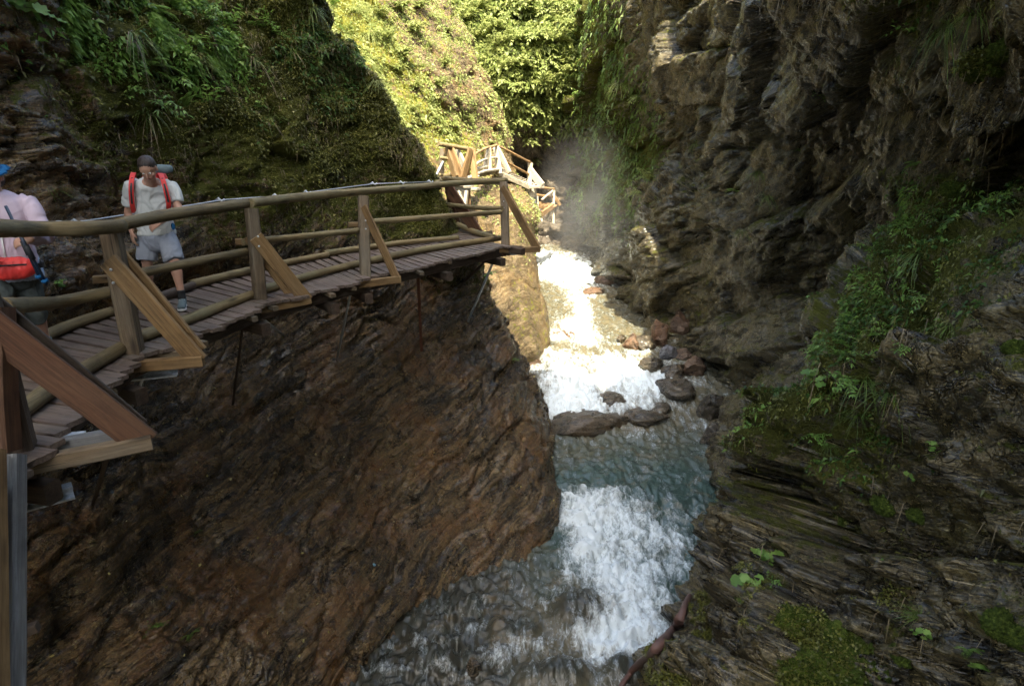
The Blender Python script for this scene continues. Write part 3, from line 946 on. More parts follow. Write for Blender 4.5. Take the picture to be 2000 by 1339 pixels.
def water_material():
    t = NT('river_water')
    p = t.pos()
    fp = t.mapping(p, scale=(1.8, .8, 1))
    f = t.attr('foam')
    n1 = t.noise(fp, 2.4, 7, .62, 1.3)
    n2 = t.noise(fp, 8, 5, .62, .8)
    streak = t.noise(t.mapping(p, scale=(5, 1.1, 1)), 1.3, 8, .72, .6)
    v = t.math('ADD', f, t.math('MULTIPLY', t.math('SUBTRACT', n1, .5), 1.5))
    v = t.math('ADD', v, t.math('MULTIPLY', t.math('SUBTRACT', n2, .5), .3))
    v = t.math('ADD', v, t.math('MULTIPLY', t.math('SUBTRACT', streak, .5), .9))
    # thin foam threads
    th = t.math('ABSOLUTE', t.math('SUBTRACT', t.noise(fp, 3.2, 6, .65, 1.2), .5))
    th = t.ramp(th, [(.0, .26), (.05, 0)])
    v = t.math('ADD', v, th)
    v = t.math('SUBTRACT', v, t.math('MULTIPLY', t.attr('shelf'), .08))
    v = t.math('SUBTRACT', v, t.math('MULTIPLY', t.attr('deep'), .10))
    th2 = t.math('ABSOLUTE', t.math('SUBTRACT', t.noise(t.mapping(p, scale=(1.3, .9, 1)), 4.2, 5, .6, 1.8), .5))
    v = t.math('ADD', v, t.ramp(th2, [(.0, .2), (.06, 0)]))
    mask = t.ramp(v, [(.22, 0), (.5, .22), (.8, .62), (1.25, 1)])
    dp = t.attr('deep')
    body = t.mix(dp, (.12, .10, .06), (.046, .078, .068))
    body = t.mix(t.math('MULTIPLY', t.attr('shelf'), .85), body, (.034, .032, .026))
    body = t.mix(t.ramp(n1, [(.35, 0), (.65, .6)]), body, (.035, .048, .042))
    body = t.mix(t.ramp(t.noise(p, 2.2, 6, .7), [(.55, 0), (.7, .5)]), body, (.17, .115, .055))
    col = t.mix(mask, body, (.66, .72, .74))
    rg = t.mix(mask, (.09,) * 3, (.6,) * 3)
    hgt = t.math('ADD', t.math('MULTIPLY', n1, 1.0), t.math('MULTIPLY', n2, .6))
    hgt = t.math('ADD', hgt, t.math('MULTIPLY', t.noise(fp, 20, 3, .5), .12))
    nrm = t.bump(hgt, .4, .05)
    return t.set(color=col, rough=rg, normal=nrm, spec=.8, ior=1.33, sub=t.math('MULTIPLY', mask, .0))


M['water'] = water_material()
wob = grid_obj('river_water', np.stack([X, Y, WZ.reshape(X.shape)], -1), M['water'], {'foam': np.clip(foamn, 0, 1.4), 'deep': deep, 'shelf': shelf})
tag(wob, kind='structure')


def wat(px, py):
    x, y = W(px, py)
    return Vector((x, y, float(water_z(y))))

# ================================================================== near walkway
O = [(-1.7, .2), (-2.45, 1.7), (-2.86, 3.4), (-3.22, 5.18), (-2.87, 7.11), (-1.99, 8.7), (-.14, 11.67)]
I = [(-3.2, -.3), (-3.8, 1.6), (-4.2, 3.7), (-4.45, 5.75), (-4.12, 8.07), (-3.05, 10.41), (-1.15, 12.85)]
On, In = np.array(O), np.array(I)


def lin(A, t):
    i = int(min(max(math.floor(t), 0), len(A) - 2))
    return A[i] + (A[i + 1] - A[i]) * (t - i)


walk = empty('timber_walkway', (-3.2, 5.2, 0), 'long brown timber boardwalk with pole railing curving along the left cliff', 'walkway')


def v3(p, z):
    return Vector((float(p[0]), float(p[1]), z))


# planks, one by one
t = 0.0
k = 0
while t < 6.0:
    i = int(min(math.floor(t), 5))
    segL = float(np.linalg.norm((On[i + 1] + In[i + 1] - On[i] - In[i]) / 2))
    a, b = lin(On, t), lin(In, t)
    d = (b - a) / np.linalg.norm(b - a)
    wdt = random.uniform(.105, .135)
    a = a - d * random.uniform(.05, .17)
    b = b + d * random.uniform(.0, .10)
    zj = random.uniform(-.006, .006)
    beam('plank', v3(a, -.02 + zj), v3(b, -.02 + random.uniform(-.006, .006)), wdt, .036, M['plank'], walk, jit=.003, segs=2)
    t += .158 / segL
    k += 1
# beams under the planks
for A, off in ((On, .10), (In, -.25)):
    for i in range(len(A) - 1):
        c0 = (In[i] - On[i]); c0 /= np.linalg.norm(c0)
        c1 = (In[i + 1] - On[i + 1]); c1 /= np.linalg.norm(c1)
        beam('stringer', v3(A[i] + c0 * off, -.135), v3(A[i + 1] + c1 * off, -.135), .09, .17, M['dark'], walk)
# short ends of the cross joists that stick out under the planks
for t in np.arange(1.2, 5.95, .24):
    a, b = lin(On, t), lin(In, t)
    d = (b - a) / np.linalg.norm(b - a)
    beam('joist', v3(a - d * random.uniform(.02, .28), -.075), v3(a + d * .8, -.075), .07, .05, M[random.choice(['post', 'dark', 'post', 'plank'])], walk, segs=1)
for t in (1.5, 2.02, 2.9, 3.97, 4.6, 4.97, 5.5, 5.95):
    a, b = lin(On, t), lin(In, t)
    d = (b - a) / np.linalg.norm(b - a)
    beam('cross_beam', v3(a - d * .12, -.28), v3(b + d * .7, -.28), .11, .14, M['dark'], walk)

# kerb poles
kerb = [atz(20, 820, .05), atz(120, 748, .05), atz(262, 664, .05)]
log('kerb_log', kerb, .062, .055, M['logn'], walk)
log('kerb_log', [atz(268, 660, .05), atz(385, 616, .05), atz(498, 572, .05)], .058, .05, M['log'], walk)
log('kerb_log', [atz(500, 570, .05), atz(600, 540, .05), atz(712, 511, .05)], .055, .05, M['log'], walk)
log('kerb_log', [atz(708, 512, .05), atz(850, 484, .05), atz(985, 463, .05)], .058, .052, M['log'], walk)
log('inner_log', [atz(60, 672, .05), atz(130, 638, .05), atz(235, 602, .05)], .055, .05, M['logn'], walk)
log('inner_log', [atz(225, 606, .06), atz(300, 583, .06), atz(378, 557, .06)], .06, .05, M['dark'], walk)
log('inner_log', [atz(372, 556, .06), atz(500, 524, .06), atz(640, 496, .06)], .052, .045, M['log'], walk)
log('inner_log', [atz(632, 495, .06), atz(760, 477, .06), atz(895, 463, .07)], .052, .045, M['log'], walk)

# posts, each with outrigger and two slanting boards
PT = [  # base px, top px+z, outrigger end px, brace foot scale, materials
    dict(base=(45, 885, -.05), top=(-62, 470, 1.22), tY=3.4, out=(297, 845), mat='dark', b1='red', b2='dark', o='post', bw=.18, s=.15, zt=.84),
    dict(base=(264, 698, -.05), top=(216, 450, 1.03), out=(405, 694), mat='post', b1='brace', b2='brace', o='brace', bw=.17, s=.15, zt=.80),
    dict(base=(509, 592, -.05), top=(491, 407, 1.03), out=(598, 580), mat='post', b1='brace', b2='brace', o='brace', bw=.16, s=.14, zt=.72),
    dict(base=(713, 545, -.05), top=(709, 385, 1.02), out=(778, 541), mat='post', b1='brace', b2=None, o='brace', bw=.13, s=.15, zt=.90),
    dict(base=(988, 482, -.05), top=(984, 358, 1.05), out=(1056, 484), mat='post', b1='brace', b2='brace', o='brace', bw=.16, s=.16, zt=.98),
]
for k, q in enumerate(PT):
    B = atz(*q['base'])
    T = atY(q['top'][0], q['top'][1], q['tY']) if 'tY' in q else atz(*q['top'])
    e = atz(q['out'][0], q['out'][1], -.06)
    n = (e - B); n.z = 0
    outL = n.length
    n.normalize()
    al = Vector((-n.y, n.x, 0))
    beam('post', B - Vector((0, 0, .14)), T, q['s'], q['s'] * .92, M[q['mat']], walk, up=n, jit=.003)
    e0 = B - n * .12 + al * (-.11)
    beam('outrigger', e0 + Vector((0, 0, -.05)), e + al * -.11 + Vector((0, 0, -.01)), .075, .10, M[q['o']], walk)
    if k in (0, 1, 2):
        beam('outrigger', B - n * .2 + al * .12 + Vector((0, 0, -.05)), e - n * .06 + al * .12 + Vector((0, 0, -.02)), .075, .10, M['post' if k else 'grey'], walk)
    for s_, mt in ((-1, q['b1']), (1, q['b2'])):
        if mt is None: continue
        f = (q['zt'] - B.z) / (T.z - B.z)
        st = B.lerp(T, f) + al * s_ * (q['s'] / 2 + .025) - n * .02
        en = e + al * s_ * (q['s'] / 2 + .03) + Vector((0, 0, -.02 if s_ < 0 else 0)) + n * (-0.04 if s_ < 0 else -.10)
        beam('brace', st, en, .038, q['bw'], M[mt], walk, segs=3)
    # bolt heads
    for f in (.62, .72):
        bp = B.lerp(T, f) + al * (-(q['s'] / 2 + .05))
        tube('bolt', [bp, bp - al * .012], .012, M['steel'], walk, ns=6)

# handrails
RT = [atY(-150, 452, 2.6), atY(-62, 447, 3.4), atz(60, 447, 1.13), atz(160, 446, 1.10), atz(238, 440, 1.075)]
log('handrail', RT, .062, .056, M['logn'], walk, knots=14)
log('handrail', [atz(232, 437, 1.08), atz(330, 420, 1.08), atz(500, 394, 1.075)], .058, .054, M['logn'], walk, knots=14)
log('handrail', [atz(488, 397, 1.075), atz(600, 383, 1.075), atz(740, 371, 1.07), atz(870, 359, 1.07), atz(990, 353, 1.09)], .056, .052, M['log'], walk, knots=22)
log('mid_rail', [atY(5, 602, 3.75), atz(110, 588, .52), atz(222, 566, .52)], .055, .050, M['logn'], walk)
log('mid_rail', [atz(240, 540, .56), atz(350, 518, .56), atz(484, 489, .55)], .047, .043, M['logn'], walk)
log('mid_rail', [atz(474, 474, .60), atz(600, 460, .59), atz(702, 450, .58)], .042, .038, M['log'], walk)
log('mid_rail', [atz(722, 434, .62), atz(850, 423, .62), atz(978, 413, .63)], .046, .042, M['log'], walk)
for (px, py, z) in ((205, 545, .54), (693, 438, .62), (476, 472, .60)):
    c = atz(px, py, z)
    beam('rail_block', c + Vector((-.09, -.02, 0)), c + Vector((.06, .03, 0)), .07, .07, M['brace'], walk, segs=1)

# turn of the walkway round the left cliff
Qb, Qt = atY(892, 447, 13.75), atY(874, 349, 13.45)
log('handrail', [atz(988, 352, 1.10), atY(935, 353, 12.4), atY(866, 348, 13.2)], .05, .048, M['log'], walk)
log('handrail', [atY(848, 359, 12.9), atY(866, 351, 13.3)], .045, .045, M['log'], walk)
log('mid_rail', [atY(980, 407, 11.9), atY(930, 405, 12.6), atY(872, 399, 13.4)], .045, .042, M['log'], walk)
log('kerb_log', [atY(966, 464, 12.2), atY(925, 452, 12.9), atY(884, 434, 13.9)], .055, .055, M['log'], walk)
beam('post', Qb, Qt, .15, .15, M['red'], walk)
beam('brace', atY(876, 368, 13.3), atY(938, 462, 12.9), .05, .24, M['red'], walk)
beam('brace', atY(882, 372, 13.7), atY(925, 462, 13.5), .05, .2, M['dark'], walk)
beam('outrigger', atY(900, 464, 13.3), atY(960, 455, 12.9), .08, .1, M['post'], walk)
for j in range(8):
    f = j / 7
    beam('plank', atY(884 - f * 2, 462 - f * 17, 13.0 + f * 1.1), atY(962 - f * 26, 470 - f * 20, 12.2 + f * 1.3), .12, .04, M['plank'], walk, segs=2)
beam('stringer', atY(885, 478, 12.9), atY(985, 492, 11.7), .09, .16, M['red'], walk)
beam('stringer', atY(955, 483, 12.2), atY(1020, 487, 11.6), .09, .12, M['dark'], walk)
beam('cross_beam', atY(930, 474, 12.3), atY(1022, 492, 11.4), .1, .12, M['dark'], walk)


# steel brackets and struts that carry it
def channel(a, b, wd, ht, mat, parent):
    a, b = Vector(a), Vector(b)
    d = (b - a).normalized()
    s = d.cross(Vector((0, 0, 1))).normalized()
    u = s.cross(d)
    tt = .012
    pr = [(-wd / 2, -ht / 2), (wd / 2, -ht / 2), (wd / 2, -ht / 2 + tt), (-wd / 2 + tt, -ht / 2 + tt), (-wd / 2 + tt, ht / 2 - tt), (wd / 2, ht / 2 - tt), (wd / 2, ht / 2), (-wd / 2, ht / 2)]
    vs = [a + s * x + u * y for x, y in pr] + [b + s * x + u * y for x, y in pr]
    fs = [(j, (j + 1) % 8, 8 + (j + 1) % 8, 8 + j) for j in range(8)] + [(3, 2, 1, 0), (7, 4, 3, 0), (7, 6, 5, 4), (8, 9, 10, 11), (8, 11, 12, 15), (12, 13, 14, 15)]
    return mesh_obj('steel_bracket', vs, fs, mat, parent)


for (x0, y0, x1, y1, z) in ((498, 609, 538, 606, -.30), (700, 554, 746, 553, -.30), (285, 730, 345, 724, -.28), (40, 985, 143, 957, -.42), (60, 868, 165, 858, -.1), (960, 497, 1018, 492, -.30)):
    a, b = atz(x0, y0, z), atz(x1, y1, z)
    d = (b - a); d.z = 0
    channel(a - d.normalized() * 1.3, b, .09, .085, M['steel'], walk)


def strut(px0, py0, z, px1, py1, r, mat):
    a = atz(px0, py0, z)
    h = hit(px1, py1)
    b = h[0] - h[1] * .05
    return tube('strut', [a, a.lerp(b, .5), b], r, mat, walk, ns=7)


strut(690, 548, -.3, 658, 705, .020, M['steel'])
strut(968, 500, -.3, 914, 632, .024, M['steel'])
strut(965, 492, -.3, 890, 565, .030, M['dark'])
strut(500, 612, -.35, 556, 655, .020, M['steel'])
strut(476, 625, -.4, 457, 790, .018, M['dark'])
strut(280, 735, -.3, 262, 795, .015, M['steel'])
strut(210, 890, -.4, 185, 980, .02, M['dark'])
a = atz(816, 530, -.3); h = hit(823, 684)
beam('strut', a, h[0], .05, .06, M['rust'], walk)

# timber trestle under the nearest corner
beam('trestle_post', atY(22, 890, 3.15), atY(15, 1500, 2.35), .10, .12, M['grey'], walk, up=(1, 0, 0))
beam('trestle_post', atY(-18, 880, 3.0), atY(-8, 1500, 2.25), .10, .10, M['brace'], walk, up=(1, 0, 0))
beam('trestle_post', atY(-5, 600, 3.45), atY(8, 880, 3.25), .14, .12, M['red'], walk, up=(1, 0, 0))
for (x0, y0, x1, y1, Y_) in ((-60, 1265, 74, 1222, 2.65), (-60, 985, 12, 972, 2.9), (-60, 1105, 16, 1100, 2.75)):
    beam('ledger', atY(x0, y0, Y_), atY(x1, y1, Y_ + .1), .05, .05, M['dark' if y0 > 1000 else 'red'], walk, segs=1)

# ================================================================== safety cable on the left cliff
cab = empty('safety_cable', (-4.5, 7, 1), 'thin silver steel safety cable strung along the left cliff behind the walkway', 'cable')
cp = []
for (px, py) in ((110, 432), (150, 434), (235, 421), (300, 411), (370, 401), (430, 391), (480, 387), (540, 383), (600, 376), (660, 368), (730, 359), (785, 357), (840, 355)):
    h = hit(px, py)
    Y_ = h[0].y - .25
    cp.append([px, py, Y_])
cp = np.array(cp)
yy = cp[:, 2].copy()
for _ in range(3):
    yy[1:-1] = np.minimum(yy[1:-1], (yy[:-2] + yy[1:-1] + yy[2:]) / 3)
cpts = [atY(a, b, c) for a, b, c in zip(cp[:, 0], cp[:, 1], yy)]
tube('cable', cpts, .009, M['cable'], cab, ns=6)
for px in (150, 430, 540, 600, 730, 785, 840):
    j = int(np.argmin(abs(cp[:, 0] - px)))
    c = cpts[j]
    h = hit(cp[j, 0], cp[j, 1])
    ho = tube('cable_clamp', [c + Vector((-.06, 0, .0)), c + Vector((-.02, -.01, .028)), c + Vector((.02, .01, -.02)), c + Vector((.06, 0, .01))], .016, M['cable'], cab, ns=6)
    tube('eye_bolt', [c, h[0]], .011, M['steel'], cab, ns=5)

# ================================================================== far walkways
far1 = empty('timber_walkway', atY(900, 345, 18), 'upper sunlit timber walkway landing with crossed boards beyond the bend', 'walkway')
far2 = empty('timber_walkway', atY(1000, 350, 24), 'distant sunlit timber stairway descending above the stream', 'stairway')


def fb(name, a, b, w_, h_, mat, root, up=(0, 0, 1)):
    return beam(name, atY(*a), atY(*b), w_, h_, M[mat], root, segs=2, up=up)


def fl(name, a, b, r, mat, root):
    return log(name, [atY(*a), atY(*b)], r, r * .9, M[mat], root, ns=8, knots=3)


YA = 17.6
fl('handrail', (856, 281, YA - .3), (926, 293, YA + .4), .062, 'log', far1)
fl('mid_rail', (858, 308, YA - .2), (884, 311, YA), .05, 'log', far1)
fl('mid_rail', (872, 309, YA), (912, 328, YA + .4), .05, 'log', far1)
fl('kerb_log', (856, 342, YA - .3), (906, 344, YA + .2), .05, 'log', far1)
for a, b, w_, mt in (((871, 288, YA), (890, 346, YA - .3), .2, 'brace'), ((881, 287, YA), (902, 345, YA - .2), .15, 'bleachred'), ((891, 289, YA + .3), (908, 326, YA), .18, 'bleach'),
                     ((919, 291, YA), (903, 352, YA - .3), .19, 'brace'), ((922, 291, YA + .1), (928, 350, YA), .17, 'bleachred'), ((916, 345, YA), (908, 402, YA - .4), .14, 'bleach'), ((906, 335, YA + .2), (899, 400, YA - .1), .16, 'bleach'),
                     ((884, 352, YA), (903, 400, YA - .2), .16, 'bleach'), ((912, 300, YA + .3), (915, 400, YA + .1), .13, 'bleachred'), ((864, 290, YA + .2), (862, 350, YA), .13, 'post')):
    fb('post' if abs(a[0] - b[0]) < 8 else 'brace', a, b, .07, w_, mt, far1, up=(1, 0, 0) if abs(a[0] - b[0]) < 8 else (0, 0, 1))
for j in range(9):
    f = j / 8
    fb('plank', (862 + f * 60, 346 + f * 3, YA - .3 + f * .9), (868 + f * 62, 343 + f * 1, YA + .8 + f * .9), .2, .05, 'bleach', far1)
fb('stringer', (860, 350, YA - .3), (930, 354, YA + .6), .1, .16, 'bleachred', far1)
fb('outrigger', (894, 352, YA), (940, 352, YA - .2), .1, .1, 'bleach', far1)
for j, (px, py) in enumerate(((865, 352), (880, 356), (893, 360))):
    fb('step', (px, py + 8, YA - 1.2), (px + 42, py + 9, YA - 1.4), .25, .06, 'bleach', far1)
tube('strut', [atY(865, 316, YA - .3), atY(849, 348, YA - 1)], .03, M['steel'], far1)

pts = [(927, 301, 19.2), (953, 288, 21.2), (970, 284, 22.6), (1036, 317, 25), (1083, 369, 26.6)]
fl('handrail', pts[0], pts[1], .045, 'bleachred', far2)
fl('handrail', pts[1], pts[2], .045, 'bleachred', far2)
fl('handrail', pts[2], pts[3], .042, 'bleachred', far2)
fl('handrail', (1038, 364, 25.6), (1083, 369, 26.6), .05, 'bleachred', far2)
fl('mid_rail', (929, 320, 19.2), (952, 309, 21.2), .045, 'bleach', far2)
fl('mid_rail', (957, 309, 21.4), (972, 308, 22.6), .045, 'bleach', far2)
fl('mid_rail', (978, 310, 22.8), (1034, 341, 25), .045, 'bleachred', far2)
fl('mid_rail', (1046, 380, 25.8), (1082, 385, 26.6), .045, 'bleachred', far2)
fl('kerb_log', (1044, 394, 25.8), (1082, 400, 26.6), .045, 'bleachred', far2)
fl('kerb_log', (930, 330, 19.4), (952, 325, 21.2), .05, 'bleach', far2)
for a, b, w_, mt in (((955, 288, 21.3), (956, 341, 21.2), .15, 'bleach'), ((954, 291, 21.2), (944, 343, 20.8), .16, 'bleach'), ((956, 300, 21.4), (947, 338, 21.2), .1, 'post'), ((969, 286, 22.6), (975, 339, 22.4), .2, 'bleach'),
                     ((972, 290, 22.6), (995, 338, 22.2), .16, 'bleach'), ((1036, 318, 25), (1034, 364, 24.9), .18, 'bleach'), ((1035, 332, 25), (1059, 363, 24.6), .28, 'bleach'),
                     ((1082, 370, 26.6), (1081, 436, 26.4), .09, 'bleach'), ((1079, 396, 26.6), (1069, 429, 26.2), .08, 'bleach'), ((1038, 362, 25), (1043, 395, 25), .3, 'bleach'), ((1041, 372, 25), (1047, 396, 25), .12, 'grey'),
                     ((1040, 385, 25.2), (1051, 420, 25), .1, 'bleach'), ((1049, 383, 25.4), (1052, 428, 25.2), .08, 'bleach'), ((1052, 408, 25.4), (1059, 432, 25.2), .07, 'bleach'),
                     ((1032, 369, 25), (1017, 380, 24.8), .1, 'bleach'), ((1058, 390, 25.9), (1080, 372, 26.4), .05, 'bleach'), ((988, 302, 23.3), (1008, 338, 23), .0, ''), ((1000, 340, 23.9), (1008, 322, 23.9), .0, '')):
    if w_ <= 0: continue
    fb('post' if abs(a[0] - b[0]) < 8 else 'brace', a, b, .08, w_, mt, far2, up=(1, 0, 0) if abs(a[0] - b[0]) < 8 else (0, 0, 1))
for j in range(15):
    f = j / 14
    fb('plank', (962 + f * 74, 332 + f * 32, 22.2 + f * 2.8), (978 + f * 66, 329 + f * 30, 23.4 + f * 2.6), .15, .05, 'bleach', far2)
for j in range(7):
    f = j / 6
    fb('plank', (931 + f * 34, 338 - f * 5, 19.4 + f * 2.9), (948 + f * 30, 333 - f * 4, 20.4 + f * 2.6), .2, .05, 'bleach', far2)
for j in range(6):
    f = j / 5
    fb('plank', (1040 + f * 40, 398 + f * 6, 25.3 + f * 1), (1052 + f * 32, 395 + f * 6, 26.4 + f * .6), .2, .05, 'bleachred', far2)
fb('stringer', (960, 333, 22.2), (1036, 368, 25), .09, .16, 'bleach', far2)
fb('stringer', (974, 330, 23.2), (1040, 361, 25.8), .09, .14, 'bleachred', far2)
fb('stringer', (928, 342, 19.2), (962, 336, 22.2), .1, .14, 'bleach', far2)
fb('stringer', (1040, 402, 25.2), (1080, 408, 26.4), .08, .12, 'bleachred', far2)
fb('outrigger', (1030, 366, 24.9), (1063, 364, 24.6), .1, .1, 'bleach', far2)
fb('stringer', (1058, 418, 25.4), (1080, 402, 26.4), .1, .2, 'bleachred', far2)
fb('driftwood_prop', (1083, 384, 27), (1094, 401, 27), .12, .14, 'brace', far2)

# ================================================================== boulders
def icos(sub):
    bm = bmesh.new()
    bmesh.ops.create_icosphere(bm, subdivisions=sub, radius=1)
    v = np.array([tuple(x.co) for x in bm.verts], np.float32)
    f = [tuple(x.index for x in fc.verts) for fc in bm.faces]
    bm.free()
    return v, f


ICO = {k: icos(k) for k in (3, 4, 5)}


def boulder(label, loc, dims, mat, seed, rot=(0, 0, 0), sub=4, round_=0.0, cat='rock', group=None, moss=0.0, name='boulder'):
    v, f = ICO[sub]
    P = v.copy()
    r = np.random.default_rng(seed)
    # cut the sphere by planes for angular block faces
    for _ in range(int(16 * (1 - round_)) + 5):
        n = r.normal(size=3); n /= np.linalg.norm(n)
        h = r.uniform(.5, .8)
        dd = P @ n
        P = P - np.maximum(dd - h, 0)[:, None] * n * (.95 - .3 * round_)
    P = P * np.array(dims) / 2
    P += (v * (fbm(v * 1.7 + seed, 3) * .06 * min(dims))[:, None])
    P += (v * (np.abs(fbm(P * np.array([6, 6, 22.]) + seed, 3))[:, None])) * .018
    e = Matrix.Identity(3)
    from mathutils import Euler
    R_ = np.array(Euler(rot).to_matrix())
    P = P @ R_.T
    o = mesh_obj(name, P + np.array(loc), f, M[mat], smooth=True)
    at = o.data.attributes.new('moss', 'FLOAT', 'POINT')
    at.data.foreach_set('value', np.full(len(P), moss, np.float32))
    return tag(o, label, cat, group)


for k, (px, py, wp, fd, fh, mt, rd, lb) in enumerate(BO):
    p = wat(px, py)
    dep = float((np.array(p) - CAMP) @ cF)
    wm = wp * dep / FPX * 1.08
    hm = wm * fh
    big = wm > .8
    boulder(lb, (p.x, p.y + wm * fd * .25, p.z + hm * (.22 if fh > .4 else .0)), (wm, wm * fd * 1.3, hm * 1.15), mt, 40 + k, rot=(random.uniform(-.15, .15), random.uniform(-.2, .2), random.uniform(-.5, .5)), sub=5 if big else 4, round_=rd)

# driftwood
dwp = [atY(px, py, Y_) for px, py, Y_ in ((1348, 1160, 9.0), (1338, 1182, 8.75), (1330, 1205, 8.55), (1312, 1232, 8.35), (1285, 1262, 8.15), (1255, 1290, 7.95), (1232, 1312, 7.7), (1212, 1345, 7.4), (1200, 1375, 7.1))]
for _q in range(len(dwp)):
    _px, _py = topx(np.array(dwp[_q]))
    _h = hit(_px, _py, ('right_cliff', 'left_cliff'))
    _Y = min(_h[0].y if _h else 99, wat(_px, _py).y) - .28
    dwp[_q] = atY(_px, _py, min(_Y, 9.2))
dw = empty('driftwood_branch', dwp[6], 'bent reddish brown driftwood branch leaning between the lower foam and the right cliff', 'branch')
Q_ = catmull(np.array([tuple(p) for p in dwp]), np.linspace(0, 8, 50))
Q_ += np.stack([perlin(np.stack([np.linspace(0, 8, 50) * 1.3 + k * 7, np.zeros(50), np.zeros(50)], 1)) for k in range(3)], 1) * .035
rad = np.interp(np.linspace(0, 1, 50), [0, .12, .3, .7, 1], [.022, .05, .062, .045, .035]) * (1 + .12 * np.sin(np.linspace(0, 30, 50)))
o = tube('stem', [Vector(q) for q in Q_], rad, M['rust'], None, ns=10)
M['drift'] = wood_material('wet_driftwood', (.07, .032, .024), (.14, .07, .052), (.22, .13, .10), weather=(.12, .09, .08), wamt=.5, rough=.5)
o.data.materials[0] = M['drift']
put(o, dw)
for a, b, r in (((1330, 1200, 8.55), (1305, 1198, 8.6), .018), ((1338, 1182, 8.75), (1318, 1186, 8.8), .015)):
    o = tube('twig', [atY(*a), (atY(*a) + atY(*b)) / 2 + Vector((0, 0, .02)), atY(*b)], [r, r * .8, r * .4], M['drift'], dw)


# ================================================================== plants
M['leaf'] = leaf_material('fresh_green_leaf', (.05, .11, .016), (.12, .23, .04), (.24, .36, .08))
M['leaf_dk'] = leaf_material('deep_green_leaf', (.02, .05, .012), (.045, .105, .022), (.10, .17, .035))
M['grass'] = leaf_material('cliff_grass', (.045, .085, .014), (.095, .155, .028), (.18, .23, .055))
M['dry'] = leaf_material('dry_grass', (.08, .055, .028), (.14, .10, .05), (.24, .18, .10), trans=.2)
M['mossm'] = leaf_material('moss_fronds', (.045, .05, .010), (.095, .10, .018), (.19, .18, .035), trans=.15)
M['sunleaf'] = leaf_material('sunlit_yellow_green_leaf', (.11, .15, .035), (.23, .28, .08), (.40, .42, .16), trans=.4)  # sun brightness and pale haze are put into this leaf colour
M['fallen'] = leaf_material('fallen_yellow_leaf', (.25, .20, .05), (.38, .33, .10), (.5, .46, .25), trans=.1)
M['twig'] = plain('plant_stem', (.07, .05, .025), .7)


_o = mesh_obj('shade_edge_foliage', shade_edge_leaves[0], shade_edge_leaves[1], M['leaf'])  # out of view, added only to dapple the blocker's shade
_o.data.attributes.new('hue', 'FLOAT', 'POINT').data.foreach_set('value', np.full(len(_o.data.vertices), .5, np.float32))
tag(_o, kind='stuff')


class Leaves:
    def __init__(s):
        s.v, s.f, s.h = [], [], []

    def strip(s, pts, wid, nrm, hue):
        """a blade: pts centre line, wid widths, nrm side vector"""
        b = len(s.v)
        for p, w_ in zip(pts, wid):
            s.v.append(p - nrm * w_)
            s.v.append(p + nrm * w_)
            s.h += [hue, hue]
        for k in range(len(pts) - 1):
            s.f.append((b + 2 * k, b + 2 * k + 1, b + 2 * k + 3, b + 2 * k + 2))

    def leaf(s, base, d, n, L, wd, hue, droop=.25, segs=4):
        """a folded leaf with a midrib"""
        d = d.normalized()
        side = d.cross(n).normalized()
        n = side.cross(d)
        b = len(s.v)
        prof = [(0, .04), (.25, .8), (.5, 1.0), (.78, .62), (1.0, .0)] if segs == 4 else [(0, .1), (.4, 1), (1, 0)]
        for (t_, w_) in prof:
            c = base + d * (L * t_) - n * (droop * L * t_ * t_)
            s.v += [c - side * (wd * w_ / 2) + n * (wd * w_ * .16), c, c + side * (wd * w_ / 2) + n * (wd * w_ * .16)]
            s.h += [hue, hue * .9, hue]
        for k in range(len(prof) - 1):
            o_ = b + 3 * k
            s.f += [(o_, o_ + 1, o_ + 4, o_ + 3), (o_ + 1, o_ + 2, o_ + 5, o_ + 4)]

    def mesh(s, name, mat):
        me = bpy.data.meshes.new(name)
        me.from_pydata([tuple(v) for v in s.v], [], s.f)
        a = me.attributes.new('hue', 'FLOAT', 'POINT')
        a.data.foreach_set('value', np.clip(s.h, 0, 1))
        me.materials.append(mat)
        me.polygons.foreach_set('use_smooth', [True] * len(me.polygons))
        return me


ru = random.uniform


def rdir(z0=-.2, z1=1):
    a = ru(0, 2 * PI)
    z = ru(z0, z1)
    r = math.sqrt(max(0, 1 - z * z))
    return Vector((math.cos(a) * r, math.sin(a) * r, z))


# prototypes are built growing along +Y (out of the wall) with +Z up; unit size about 1 m reach
def grass_proto(mat, n=46, hang=1.0, dryfrac=0):
    L = Leaves()
    for _ in range(n):
        a = ru(-1.35, 1.35)
        d = Vector((math.sin(a), math.cos(a) * ru(.5, 1), ru(.1, .95))).normalized()
        ln = ru(.45, 1.0)
        p = Vector((ru(-.08, .08), 0, ru(-.05, .05)))
        pts, wd = [], []
        g = ru(.7, 1.5) * hang
        for k in range(7):
            t_ = k / 6
            pts.append(p + d * (ln * t_) + Vector((0, 0, -g * ln * t_ * t_ * .75)))
            wd.append(.0075 * (1 - t_) ** .6 * ru(.9, 1.1) + .0008)
        side = d.cross(Vector((0, 0, 1))).normalized()
        L.strip(pts, wd, side, ru(0, 1))
    return L.mesh('grass_blades', mat)


